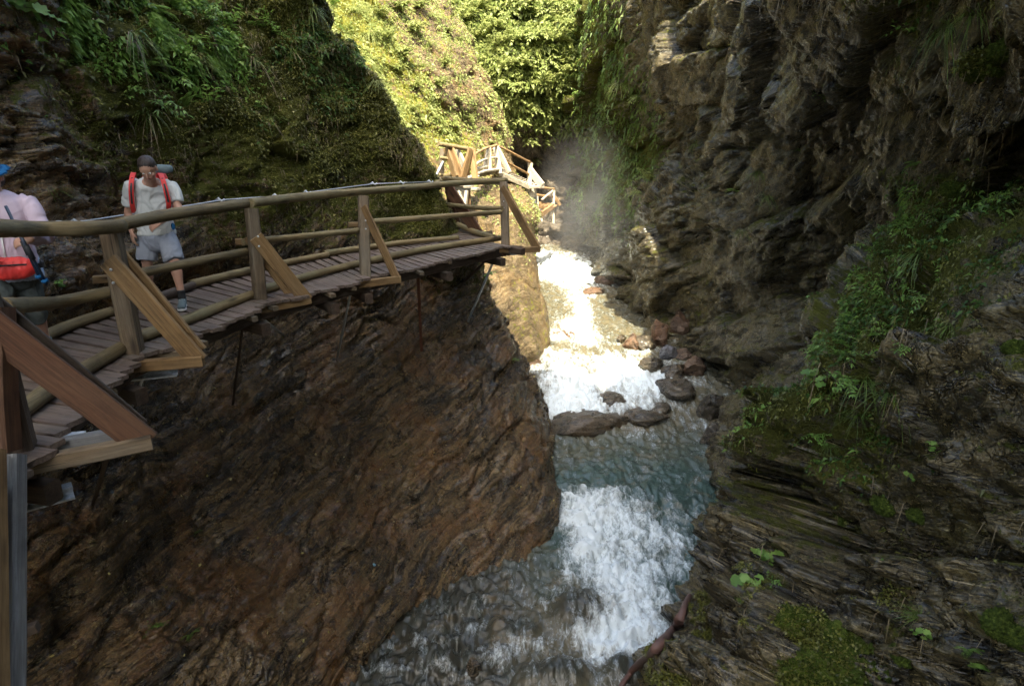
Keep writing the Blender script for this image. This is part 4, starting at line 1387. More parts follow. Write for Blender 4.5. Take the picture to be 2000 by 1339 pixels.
def herb_parts(nst=7, leafL=.16, leafW=.045, pairs=6, reach=.8, stalk=1.0):
    """returns (stems, leaves) meshes of a leafy herb"""
    L = Leaves()
    sv, sf = [], []
    for _ in range(nst):
        a = ru(-1.1, 1.1)
        d = Vector((math.sin(a), math.cos(a), ru(.2, 1.1))).normalized()
        ln = ru(.5, 1) * reach
        pts = [Vector((ru(-.05, .05), 0, 0)) + d * (ln * k / 5) + Vector((0, 0, -.45 * ln * (k / 5) ** 2 * ru(.6, 1.2))) for k in range(6)]
        a_, b_ = tube_data(pts, np.linspace(.006, .002, 6) * stalk, 4, base=len(sv))
        sv += a_; sf += b_
        hue = ru(0, .7)
        for k in range(pairs):
            t_ = (k + 1) / pairs
            i = min(int(t_ * 5), 4)
            c = pts[i].lerp(pts[i + 1], t_ * 5 - i)
            ax = (pts[i + 1] - pts[i]).normalized()
            for sg in (-1, 1):
                sd = ax.cross(Vector((0, 0, 1))).normalized() * sg
                dd = (sd * ru(.6, 1) + ax * ru(.3, .8) + Vector((0, 0, ru(-.3, .35)))).normalized()
                L.leaf(c, dd, Vector((ru(-.3, .3), ru(-.2, .4), 1)).normalized(), leafL * ru(.6, 1.1) * (1.15 - .5 * t_), leafW * ru(.7, 1.1), min(1, max(0, hue + ru(-.1, .3))), droop=ru(.1, .5))
        L.leaf(pts[-1], (pts[-1] - pts[-2]), Vector((0, 0, 1)), leafL * .8, leafW * .8, hue)
    me = bpy.data.meshes.new('stems')
    me.from_pydata([tuple(v) for v in sv], [], sf)
    me.materials.append(M['twig'])
    return me, L


def fern_leaves(nf=6, reach=.8):
    L = Leaves()
    for _ in range(nf):
        a = ru(-1.2, 1.2)
        d = Vector((math.sin(a), math.cos(a) * .9, ru(.25, .9))).normalized()
        ln = ru(.7, 1) * reach
        hue = ru(.1, .8)
        N_ = 18
        side = d.cross(Vector((0, 0, 1))).normalized()
        cl = [d * (ln * k / N_) + Vector((0, 0, -.55 * ln * (k / N_) ** 2)) for k in range(N_ + 1)]
        L.strip(cl, [.004 * (1 - k / N_) + .001 for k in range(N_ + 1)], side, hue * .5)
        for k in range(2, N_):
            t_ = k / N_
            pl = ln * .26 * math.sin(PI * min(1, (t_ * .85 + .12))) ** .8
            ax = (cl[k + 1] - cl[k]).normalized()
            for sg in (-1, 1):
                dd = (side * sg + ax * .35).normalized()
                L.leaf(cl[k], dd, Vector((0, 0, 1)), pl, ln * .045, min(1, hue + ru(-.1, .1)), droop=.2, segs=2)
    return L


def broad_leaves(n=9, size=.2):
    """round-leaved plant (butterbur like): heart leaves on stalks"""
    L = Leaves()
    sv, sf = [], []
    for _ in range(n):
        a = ru(-1.3, 1.3)
        d = Vector((math.sin(a), math.cos(a), ru(.1, 1.0))).normalized()
        ln = ru(.25, .75)
        tip = d * ln + Vector((0, 0, -.15 * ln))
        a_, b_ = tube_data([Vector((0, 0, 0)), d * ln * .5, tip], [.007, .005, .004], 4, base=len(sv))
        sv += a_; sf += b_
        nrm = Vector((ru(-.5, .5), ru(.0, .8), 1)).normalized()
        R = size * ru(.6, 1.1)
        sx = nrm.cross(Vector((ru(-1, 1), 1, 0))).normalized(); sy = nrm.cross(sx)
        b = len(L.v)
        hue = ru(.1, 1)
        L.v.append(tip); L.h.append(hue)
        K = 14
        for k in range(K):
            th = 2 * PI * k / K
            rr = R * (1 if k % 2 else .86) * (.45 if k == 0 else 1)
            L.v.append(tip + (sx * math.cos(th) + sy * math.sin(th)) * rr + nrm * (R * .22 * (1 if k % 2 else -.2)))
            L.h.append(hue)
        for k in range(K):
            L.f.append((b, b + 1 + k, b + 1 + (k + 1) % K))
    me = bpy.data.meshes.new('stalks')
    me.from_pydata([tuple(v) for v in sv], [], sf)
    me.materials.append(M['twig'])
    return me, L


PRO = {}
PRO['grass'] = [[('blades', grass_proto(M['grass']))] for _ in range(3)]
PRO['drygrass'] = [[('blades', grass_proto(M['grass'], 30)), ('dry_blades', grass_proto(M['dry'], 16, hang=1.6))] for _ in range(3)]
PRO['herb'] = []
for _ in range(4):
    st, L = herb_parts()
    PRO['herb'].append([('stems', st), ('foliage', L.mesh('foliage', M['leaf']))])
PRO['lanky'] = []
for _ in range(3):
    st, L = herb_parts(5, .2, .06, 5, 1.0, 1.2)
    PRO['lanky'].append([('stems', st), ('foliage', L.mesh('foliage', M['leaf']))])
PRO['fern'] = [[('fronds', fern_leaves().mesh('fronds', M['leaf']))] for _ in range(3)]
PRO['broad'] = []
for _ in range(3):
    st, L = broad_leaves()
    PRO['broad'].append([('stalks', st), ('foliage', L.mesh('foliage', M['leaf']))])
PRO['sunbush'] = []
for _ in range(4):
    st, L = herb_parts(15, .15, .06, 8, .75, 1.5)
    PRO['sunbush'].append([('stems', st), ('foliage', L.mesh('foliage', M['sunleaf']))])
PRO['sungrass'] = [[('blades', grass_proto(M['sunleaf'], 60))] for _ in range(2)]


def moss_cushion_mesh(seed):
    v, f = ICO[5]
    P = v * np.array([1, .7, .6])
    P = P * (1 + .18 * fbm(v * 2.2 + seed, 3))[:, None]
    P = P + v * (.12 * fbm(v * 7 + seed, 3) + .06 * fbm(v * 26 + seed, 2))[:, None]
    me = bpy.data.meshes.new('cushion')
    me.from_pydata([tuple(map(float, p)) for p in P], [], f)
    a = me.attributes.new('hue', 'FLOAT', 'POINT')
    a.data.foreach_set('value', np.clip(.5 + .5 * fbm(v * 5 + seed, 3), 0, 1).astype(np.float32))
    me.polygons.foreach_set('use_smooth', [True] * len(me.polygons))
    tm = NT('moss_cushion')
    p = tm.pos()
    n = tm.noise(p, 90, 5, .75)
    tm.set(color=tm.ramp(tm.math('ADD', tm.math('MULTIPLY', n, .6), tm.math('MULTIPLY', tm.attr('hue'), .4)), [(.3, (.02, .032, .006)), (.5, (.06, .085, .014)), (.7, (.14, .17, .03))]), rough=.95, spec=.1, normal=tm.bump(n, 1, .03))
    me.materials.append(tm.m)
    return me


PRO['moss'] = [[('cushion', moss_cushion_mesh(3.3))], [('cushion', moss_cushion_mesh(8.1))]]
NAMES = {'grass': ('grass_tuft', 'grass'), 'drygrass': ('grass_tuft', 'grass'), 'herb': ('leafy_plant', 'plant'), 'lanky': ('leafy_plant', 'plant'), 'fern': ('fern', 'fern'), 'broad': ('round_leaved_plant', 'plant'),
         'sunbush': ('shrub', 'shrub'), 'sungrass': ('grass_tuft', 'grass'), 'moss': ('moss_cushion', 'moss')}


def plant(kind, px, py, size, label, group=None, up=.35, names=None, sink=.02, spin=None):
    h = hit(px, py, names) if names else hit(px, py)
    if h is None: return None
    loc, nor, _ = h
    y = Vector((nor.x, nor.y, nor.z * .6 + up)).normalized()
    y = Vector((y.x, y.y, 0))
    if y.length < .1: y = Vector((0, -1, 0))
    y.normalize()
    yaw = math.atan2(-y.x, y.y) + ru(-.3, .3)
    tilt = max(-.4, min(1.0, math.asin(max(-1, min(1, nor.z))))) * .8
    nm, cat = NAMES[kind]
    parts = random.choice(PRO[kind])
    root = bpy.data.objects.new(nm, None)
    root.empty_display_size = .05
    C.objects.link(root)
    root.location = loc - nor * sink
    root.rotation_euler = (tilt, 0, yaw)
    root.scale = (size * ru(.9, 1.1), size, size * ru(.9, 1.1))
    tag(root, label, cat, group)
    if kind == 'moss':      # one mesh, no parts
        o = root
        me = parts[0][1]
        m2 = bpy.data.objects.new(nm, me)
        C.objects.link(m2)
        m2.location, m2.rotation_euler, m2.scale = root.location, root.rotation_euler, root.scale
        bpy.data.objects.remove(root)
        return tag(m2, label, cat, group)
    for pn, me in parts:
        c = bpy.data.objects.new(pn, me)
        C.objects.link(c)
        c.parent = root
    return root


PL = [
    # upper left cliff, hanging garden
    ('drygrass', 258, 75, .75, 'long grass tuft hanging at the left end of the cliff garden'),
    ('grass', 330, 70, .7, 'arching grass tuft near the top of the left cliff garden'),
    ('fern', 305, 25, .6, 'yellow green fern at the top edge above the hanging grass'),
    ('fern', 345, 15, .55, 'small fern at the top edge right of the yellow green fern'),
    ('fern', 300, 130, .75, 'feathery fern in the middle of the left cliff garden'),
    ('herb', 400, 40, .7, 'broad leaved herb under the top edge of the left cliff'),
    ('herb', 450, 60, .75, 'dense leafy herb at the top centre of the left cliff garden'),
    ('herb', 500, 55, .65, 'leafy herb right of the dense herb on the left cliff'),
    ('herb', 540, 70, .6, 'bright leafy herb at the right end of the upper garden row'),
    ('lanky', 370, 95, .7, 'leggy herb with long leaves above the fern on the left cliff'),
    ('drygrass', 495, 125, .75, 'grass tuft with drooping straw coloured blades on the left cliff'),
    ('drygrass', 580, 110, .7, 'spreading grass tuft with dry blades at the right of the garden'),
    ('herb', 350, 165, .7, 'leafy plant cluster beside the feathery fern'),
    ('herb', 250, 195, .6, 'small leafy plant on the dark edge of the left cliff garden'),
    ('herb', 300, 205, .7, 'bushy herb at the lower left of the cliff garden'),
    ('lanky', 410, 205, .6, 'low herb with pale pointed leaves at the lower right of the garden'),
    ('drygrass', 290, 230, .7, 'lowest grass tuft trailing brown roots over the rock above the bent walker'),
    ('fern', 365, 210, .6, 'fern spreading below the leafy cluster on the left cliff'),
    ('grass', 400, 130, .6, 'grass tuft between the fern and the straw coloured tuft'),
    ('drygrass', 530, 235, .6, 'lone grass tuft on bare mossy rock right of the garden'),
    ('herb', 500, 210, .35, 'tiny leafy sprig above the lone grass tuft'),
    ('grass', 665, 60, .8, 'grass clump by the upper right edge of the left cliff'),
    ('grass', 640, 195, .4, 'small grass clump on the mossy face of the left cliff'),
    ('grass', 605, 20, .7, 'grass clump at the very top of the left cliff'),
    ('herb', 650, 15, .7, 'leafy plant at the top beside the highest grass clump'),
    ('herb', 700, 130, .5, 'pale leafed plant on the right rim of the left cliff'),
    ('sungrass', 735, 165, .5, 'grass on the right rim of the left cliff below the pale leafed plant'),
    ('herb', 130, 130, .22, 'tiny sprig alone on the dark rock at far left'),
    ('grass', 110, 372, .3, 'short grass on the mossy ledge behind the walker in pink'),
    ('broad', 110, 560, .22, 'small leaves growing at the foot of the cliff beside the pink walker'),
    ('herb', 590, 287, .2, 'tiny green sprig on the mossy face above the walkway middle'),
    ('broad', 30, 20, .5, 'dim broad leaved plant in the upper left corner'),
    # lower left cliff
    ('fern', 372, 1240, .28, 'single small fern low on the dark left cliff'),
    ('herb', 300, 1225, .3, 'slender sprig left of the small fern low on the left cliff'),
    ('herb', 385, 1040, .14, 'tiny pale sprig on the dark rock above the small fern'),
    ('herb', 585, 955, .14, 'tiny sprig in the middle of the lower left cliff'),
    ('herb', 1003, 702, .25, 'small green plant on the corner of the left cliff above the rapid'),
    ('herb', 945, 545, .6, 'dark shrub hanging from the rock behind the last strut'),
    # right cliff
    ('lanky', 1790, 420, .34, 'leafy shoot at the top of the right hand grassy ridge'),
    ('lanky', 1770, 450, .36, 'pointed leafed herb below the top shoot of the right ridge'),
    ('lanky', 1700, 490, .38, 'outermost overhanging herb on the left rim of the right ridge'),
    ('herb', 1740, 500, .42, 'dense herb just right of the outermost overhanging herb'),
    ('grass', 1800, 500, .55, 'tall soft grass clump in the upper part of the right ridge'),
    ('herb', 1760, 545, .4, 'low herb under the dense herb on the right ridge'),
    ('grass', 1730, 590, .5, 'bright grass clump in the middle of the right ridge'),
    ('herb', 1810, 590, .35, 'herb among the grass in the middle of the right ridge'),
    ('grass', 1850, 640, .45, 'grass clump near the inner edge of the right ridge'),
    ('herb', 1650, 590, .25, 'thin sprig at the left edge above the bushy herb'),
    ('lanky', 1655, 635, .32, 'upright sprig rising from the bushy herb on the right'),
    ('herb', 1600, 690, .42, 'left half of the bushy herb leaning over the dark hollow'),
    ('herb', 1640, 700, .45, 'middle of the bushy herb patch on the right cliff'),
    ('herb', 1660, 740, .42, 'lower part of the bushy herb patch on the right cliff'),
    ('broad', 1650, 680, .3, 'round leaved plant inside the bushy herb patch'),
    ('broad', 1610, 740, .28, 'round leaved plant at the lower left of the herb patch'),
    ('grass', 1690, 745, .5, 'grass tuft arching down below the bushy herb patch'),
    ('grass', 1735, 770, .5, 'long grass tuft in the lower right of the ridge'),
    ('grass', 1680, 810, .4, 'lowest grass tuft of the right ridge'),
    ('herb', 1780, 690, .3, 'pale leafed herb in the lower part of the right ridge'),
    ('fern', 1720, 660, .3, 'small fern on the lower right ridge'),
    ('grass', 1760, 110, .5, 'grass tuft hanging from the top right overhang, leftmost'),
    ('grass', 1850, 60, .6, 'long grass hanging over the top right overhang'),
    ('lanky', 1790, 70, .4, 'leafy shoot beside the hanging grass of the top right overhang'),
    ('grass', 1750, 150, .45, 'lower grass tuft under the top right overhang'),
    ('grass', 1900, 30, .5, 'grass in the top right corner'),
    ('fern', 1790, 320, .3, 'dim fern under the ledge of the right cavern'),
    ('grass', 1830, 345, .35, 'thin drooping grass under the ledge of the right cavern'),
    ('broad', 1490, 1080, .28, 'pale round leaved plant beside the lower foam on the right cliff'),
    ('broad', 1470, 1130, .3, 'largest round leaved plant low on the right cliff'),
    ('broad', 1520, 1110, .26, 'round leaved plant right of the largest one'),
    ('herb', 1500, 1150, .28, 'small herb under the round leaved plants'),
    ('fern', 1450, 1170, .25, 'small fern below the round leaved plants'),
    ('herb', 1590, 850, .3, 'herb in the shade under the right ridge'),
    ('herb', 1600, 900, .22, 'small herb on the dark block under the right ridge'),
    ('grass', 1620, 870, .25, 'short grass on the dark block under the right ridge'),
    ('broad', 1835, 880, .16, 'small pale leaf rosette on the dark lower right rock'),
    ('broad', 1790, 935, .14, 'tiny leaf rosette below the pale rosette'),
    ('broad', 1800, 1235, .16, 'small leafy plant near the bottom right'),
    ('fern', 1890, 1270, .22, 'dim fern near the bottom right corner'),
    ('fern', 1930, 1310, .24, 'dim fern in the bottom right corner'),
    ('grass', 1790, 1200, .25, 'single arching grass blade clump near the bottom right'),
    # middle distance of right cliff
    ('sungrass', 1215, 165, .9, 'sunlit leafy tuft on the upper ledge of the far right cliff'),
    ('sunbush', 1250, 195, .7, 'sunlit shrub on the upper ledge of the far right cliff'),
    ('sunbush', 1270, 350, .8, 'sunlit shrub on top of the mid height rock ledge'),
    ('sungrass', 1245, 375, .8, 'pale sunlit grass on the rim of the mid height ledge'),
    ('herb', 1200, 240, .6, 'small hanging plant below the upper ledge'),
    ('grass', 1480, 340, .6, 'dull grass tuft on the corner of the middle right cliff'),
    ('grass', 1500, 385, .5, 'short grass below the dull tuft of the middle right cliff'),
    ('grass', 1360, 280, .6, 'grass tuft in the recess of the middle right cliff'),
    ('fern', 1440, 375, .55, 'fern clump in the recess left of the dull grass'),
    ('herb', 1600, 190, .25, 'small light green sprig on the upper right rock face'),
    ('herb', 1560, 295, .25, 'tiny sprig on the lower part of the upper right rock face'),
    ('grass', 1450, 455, .5, 'flat grass on the ledge under the middle right cliff'),
    ('moss', 1920, 130, .22, 'bright green moss cushion on the rim of the top right overhang'),
    ('moss', 1960, 100, .16, 'small moss cushion right of the bright one on the overhang'),
    ('moss', 1560, 1225, .28, 'yellow green moss hump low on the right cliff'),
    ('moss', 1640, 1280, .42, 'largest moss mound at the bottom right of the stream'),
    ('moss', 1600, 1320, .36, 'moss mound at the bottom edge beside the largest mound'),
    ('moss', 1950, 1210, .12, 'small glowing moss cushion near the bottom right corner'),
    ('moss', 1985, 1240, .11, 'tiny moss cushion right of the small glowing one'),
    ('moss', 1755, 1280, .1, 'narrow yellow moss cushion on a grey rock at the bottom right'),
    ('moss', 1640, 1010, .1, 'small moss cushion on the dark lower block'),
    ('moss', 1720, 985, .12, 'moss cushion in the middle of the dark lower block'),
    ('moss', 1795, 1010, .1, 'faint moss cushion at the right of the dark lower block'),
    ('moss', 1990, 680, .1, 'bright moss cushion at the right edge of the picture'),
    ('moss', 1860, 370, .16, 'mossy lobe under the right cavern'),
]
MOUNDS = []
for kd, px, py, sz, lb in PL:
    o_ = plant(kd, px, py, sz, lb)
    if kd == 'moss' and o_ is not None: MOUNDS.append((Vector(o_.location), sz))

# shrubs on the sunlit back slope and on the far buttress
SB = []
for k, (px, py, sz) in enumerate(((905, 40, 1.5), (940, 20, 1.4), (960, 60, 1.6), (990, 30, 1.5), (1030, 20, 1.5), (1070, 25, 1.5), (1105, 30, 1.4), (930, 80, 1.2), (975, 95, 1.4), (1010, 80, 1.5), (1050, 75, 1.6), (1090, 80, 1.5),
                                  (1120, 100, 1.2), (985, 135, 1.3), (1020, 130, 1.5), (1060, 125, 1.5), (1095, 130, 1.3), (1000, 170, 1.2), (1030, 175, 1.3), (1065, 170, 1.3), (1100, 175, 1.2), (1010, 205, 1.0), (1040, 215, 1.1), (1085, 205, 1.0),
                                  (1015, 240, .9), (1050, 250, 1.0), (1075, 230, .9), (1030, 280, .9), (1060, 285, .8), (1000, 255, .7), (1045, 310, .7), (1110, 60, 1.2), (1128, 30, 1.0), (1118, 140, 1.0))):
    plant('sunbush', px + random.uniform(-5, 5), py + random.uniform(-5, 5), sz, 'sunlit green shrub on the steep slope closing the gorge', 'shrubs on the sunlit slope at the back', names=('back_cliff', 'right_cliff', 'far_cliff'))
for k, (px, py, sz) in enumerate(((700, 20, .9), (740, 30, .9), (780, 20, 1.0), (720, 70, .9), (760, 75, .9), (800, 60, .9), (840, 90, .9), (790, 110, .9), (770, 140, .7), (830, 130, .8), (870, 125, .8), (860, 165, .8), (900, 150, .7), (815, 170, .6), (890, 200, .7), (925, 195, .6), (800, 215, .6),
                                  (910, 235, .6), (945, 250, .5), (870, 60, .7), (900, 80, .6), (850, 30, .8), (810, 15, .9), (860, 250, .4), (880, 325, .4), (955, 275, .4), (1000, 390, .4), (975, 400, .4), (940, 420, .4))):
    plant('sunbush' if k % 3 else 'sungrass', px + random.uniform(-6, 6), py + random.uniform(-6, 6), sz, 'small sunlit bush rooted in the pale mossy buttress', 'bushes on the pale sunlit buttress', names=('far_cliff', 'left_cliff'))
# green veil of the far right cliff
for k, (px, py, sz) in enumerate(((1120, 230, .8), (1135, 270, .8), (1120, 310, .8), (1150, 340, .8), (1140, 390, .8), (1170, 380, .7), (1200, 400, .7), (1160, 420, .7), (1190, 440, .6), (1140, 450, .7), (1215, 350, .6), (1180, 300, .6), (1130, 190, .8), (1125, 150, .9), (1130, 110, .9), (1128, 60, .9))):
    plant('grass' if k % 2 else 'herb', px, py, sz, 'drooping plant on the shaded green face right of the far stairway', 'plants on the shaded green far face', names=('right_cliff',))


# ---- ground cover nobody could count: leaves and moss fronds growing on the rock
def cover(name, patch, weight, n, size, mat, label=None, blade=3.0, droop=.5, hue0=.5, hues=.25, seed=1, margin=60):
    P, N, ms = BVH[patch + '_arr']
    r = np.random.default_rng(seed)
    px, py = topx(P)
    w_ = weight(P, N, ms) * ((px > -margin) & (px < 2000 + margin) & (py > -margin) & (py < 1339 + margin) & ((P - CAMP) @ cF > 0))
    # more where the surface is nearer per unit area is not wanted: weight by nothing else
    w_ = np.clip(w_, 0, None)
    idx = r.choice(len(P), n, p=w_ / w_.sum())
    B = P[idx] + r.normal(size=(n, 3)) * .015
    Nn = N[idx]
    d = Nn * .8 + r.normal(size=(n, 3)) * .55 + np.array([0, 0, .35])
    d /= np.linalg.norm(d, axis=1)[:, None]
    s = np.cross(d, r.normal(size=(n, 3)))
    s /= np.linalg.norm(s, axis=1)[:, None]
    L = size * r.uniform(.5, 1.3, n)
    if callable(hue0): hu = hue0(B)
    else: hu = np.full(n, hue0)
    hu = np.clip(hu + r.normal(size=n) * hues + .2 * fbm(B * 1.3, 2), 0, 1)
    wd = L / blade
    mid = B + d * (L * .5)[:, None]
    tip = B + d * L[:, None] - np.array([0, 0, 1]) * (L * droop)[:, None]
    V = np.stack([B, mid - s * wd[:, None] / 2, mid + s * wd[:, None] / 2, tip], 1).reshape(-1, 3)
    F = (np.arange(n)[:, None] * 4 + np.array([0, 2, 3, 1])).reshape(-1)
    me = bpy.data.meshes.new(name)
    me.vertices.add(n * 4)
    me.vertices.foreach_set('co', V.reshape(-1).astype(np.float32))
    me.loops.add(n * 4)
    me.loops.foreach_set('vertex_index', F.astype(np.int32))
    me.polygons.add(n)
    me.polygons.foreach_set('loop_start', np.arange(0, n * 4, 4, dtype=np.int32))
    me.update(calc_edges=True)
    a = me.attributes.new('hue', 'FLOAT', 'POINT')
    a.data.foreach_set('value', np.repeat(hu, 4).astype(np.float32))
    me.materials.append(mat)
    o = bpy.data.objects.new(name, me)
    C.objects.link(o)
    return tag(o, label, kind='stuff')


_mp, _mn = [], []
for c_, sz in MOUNDS:
    if sz < .2: continue
    v = ICO[5][0]
    _mp.append(v * np.array([1, .8, .62]) * sz * 1.02 + np.array(c_))
    _mn.append(v)
_mp = np.concatenate(_mp); _mn = np.concatenate(_mn)
BVH['mounds_arr'] = (_mp, _mn, np.ones(len(_mp)))
cn = lambda P, s, o=0: .5 + .5 * fbm(P * s, 3, off=o)
cover('moss_fronds', 'left_cliff', lambda P, N, m: np.clip(m - .25, 0, 1) * (.2 + cn(P, 1.6) ** 2) * (P[:, 2] > -.2), 60000, .05, M['mossm'], blade=2.4, seed=2)
cover('undergrowth', 'left_cliff', lambda P, N, m: np.clip(cn(P, 1.1, 3) - .5, 0, 1) * sstep(P[:, 2], 1.6, 3.2) * sstep(P[:, 1], 6, 8) * (1 + 3 * sstep(P[:, 2], 3, 4)), 7000, .085, M['leaf_dk'], blade=2.2, seed=3)
cover('moss_fronds', 'right_cliff', lambda P, N, m: np.clip(m - .28, 0, 1) * (.15 + cn(P, 1.8) ** 2) * (P[:, 1] < 22), 40000, .038, M['mossm'], blade=2.2, seed=4, droop=.8)
cover('moss_fronds', 'right_cliff', lambda P, N, m: sstep(-P[:, 1], -7.6, -6.2) * sstep(P[:, 1], 3, 4) * sstep(-P[:, 2], 1.5, 3) * sstep(P[:, 2], -5.2, -4.4) * (cn(P, .9, 44) > .68) * np.clip(N[:, 2] + .3, 0, 1), 22000, .028, M['mossm'], blade=1.5, seed=24, droop=.3)
cover('undergrowth', 'right_cliff', lambda P, N, m: np.clip(m - .35, 0, 1) * np.clip(cn(P, 1.5, 3) - .4, 0, 1) * sstep(P[:, 1], 4, 5) * sstep(-P[:, 1], -10, -8.5) * sstep(P[:, 2], -1.8, -1), 12000, .06, M['leaf_dk'], blade=2.4, seed=5)
cover('undergrowth', 'left_cliff', lambda P, N, m: (cn(P, 1.3, 61) > .5) * sstep(P[:, 2], 2.3, 3.2) * sstep(P[:, 1], 7.0, 8) * sstep(-P[:, 1], -11.3, -9.8), 9000, .10, M['leaf'], blade=2.3, seed=33, hue0=.55)
cover('undergrowth', 'right_cliff', lambda P, N, m: np.clip(m - .35, 0, 1) * (cn(P, 1.7, 71) > .5) * sstep(P[:, 1], 5, 6) * sstep(-P[:, 1], -9.6, -8.5) * sstep(P[:, 2], -1.8, -1) * (P[:, 2] < 1.8), 7000, .07, M['leaf'], blade=2.6, seed=35, hue0=.6)
cover('undergrowth', 'right_cliff', lambda P, N, m: np.clip(m - .2, 0, 1) * sstep(P[:, 1], 20, 23) * sstep(P[:, 2], -2, -.5) * (.1 + cn(P, 1.2, 9) ** 2), 12000, .16, M['grass'], blade=3, seed=6, droop=.9)
cover('undergrowth', 'back_cliff', lambda P, N, m: sstep(P[:, 2], 1.6, 3.0) * (.15 + cn(P, .9) ** 2), 26000, .22, M['sunleaf'], blade=2.0, seed=7, hue0=.45)
cover('undergrowth', 'far_cliff', lambda P, N, m: np.clip(m + .05 - .15, 0, 1) * (.05 + cn(P, 1.0, 4) ** 3) * sstep(P[:, 2], -2, 1.5), 22000, .13, M['sunleaf'], blade=2.2, seed=8, hue0=.6)
cover('fallen_leaves', 'left_cliff', lambda P, N, m: ((P[:, 2] < -1) & (P[:, 2] > -5) & (P[:, 1] > 5) & (P[:, 1] < 13.5)).astype(float), 260, .045, M['fallen'], blade=1.3, seed=9, droop=.2)
cover('fallen_leaves', 'left_cliff', lambda P, N, m: ((P[:, 2] > -.1) & (P[:, 1] > 7)).astype(float), 240, .05, M['fallen'], blade=1.4, seed=10, droop=.2)
# hanging roots and dry stalks on the right walls
cover('dry_stalks', 'right_cliff', lambda P, N, m: (N[:, 2] < .2) * np.clip(cn(P, 1.4, 12) - .5, 0, 1) * (P[:, 2] > -3), 5000, .13, M['dry'], blade=16, seed=11, droop=1.6)
cover('dry_stalks', 'left_cliff', lambda P, N, m: np.clip(cn(P, 1.2, 15) - .45, 0, 1) * (P[:, 2] > .2), 5000, .11, M['dry'], blade=16, seed=12, droop=1.2)
cover('moss_fronds', 'mounds', lambda P, N, m: np.clip(N[:, 2] + .6, 0, 1) * np.clip(.6 - N[:, 1], 0, 1), 9000, .032, M['mossm'], blade=1.5, seed=41, droop=.3)
cover('rock_litter', 'left_cliff', lambda P, N, m: np.clip(cn(P, 1.5, 25) - .35, 0, 1) * (P[:, 2] < -.8), 7000, .05, M['dry'], blade=7, seed=13, droop=.7, hue0=.1)

h = hit(731, 1103)
o = boulder('tiny scrap of pale blue litter lying low on the left cliff', h[0], (.07, .05, .05), 'steel', 5, sub=3, cat='litter', name='litter_scrap')
M['blue'] = plain('pale_blue_plastic', (.25, .5, .62), .4)
o.data.materials[0] = M['blue']

# ================================================================== people
M['skin'] = plain('skin_tanned', (.42, .235, .16), .5, var=.12, scale=14, bump=.08)
M['skin'].node_tree.nodes['Principled BSDF'].inputs['Subsurface Weight'].default_value = .08
M['hair'] = plain('dark_brown_hair', (.03, .02, .016), .6, var=.5, scale=90, bump=.6)
M['shirt'] = plain('light_grey_cotton', (.48, .49, .47), .9, var=.06, scale=9, bump=.3, spec=.15)
M['shorts'] = plain('grey_blue_cotton', (.26, .28, .32), .9, var=.1, scale=12, bump=.3, spec=.15)
M['pink'] = plain('pale_pink_fleece', (.50, .40, .46), .95, var=.06, scale=12, bump=.3, spec=.1)
M['capri'] = plain('dark_grey_green_cloth', (.065, .075, .07), .9, var=.2, scale=15, bump=.3, spec=.15)
M['denim'] = plain('pale_blue_cloth', (.36, .45, .60), .9, var=.25, scale=18, bump=.3, spec=.15)
M['redn'] = plain('red_nylon', (.62, .035, .03), .55, var=.12, scale=20, bump=.2)
M['bluehat'] = plain('blue_cloth_hat', (.012, .10, .24), .85, var=.15, scale=20, bump=.3, spec=.15)
M['white'] = plain('white_rubber', (.6, .6, .58), .5, var=.1)
M['black'] = plain('black_cloth', (.02, .022, .025), .7, var=.2)
M['navy'] = plain('navy_pole', (.015, .03, .06), .35, var=.2)
M['eyew'] = plain('eye_white', (.7, .7, .68), .3, var=.02)
M['lip'] = plain('lips', (.38, .13, .11), .5, var=.1)
M['greyc'] = plain('slate_grey_cloth', (.10, .14, .15), .8, var=.15)


def unit(v):
    return Vector(v).normalized()


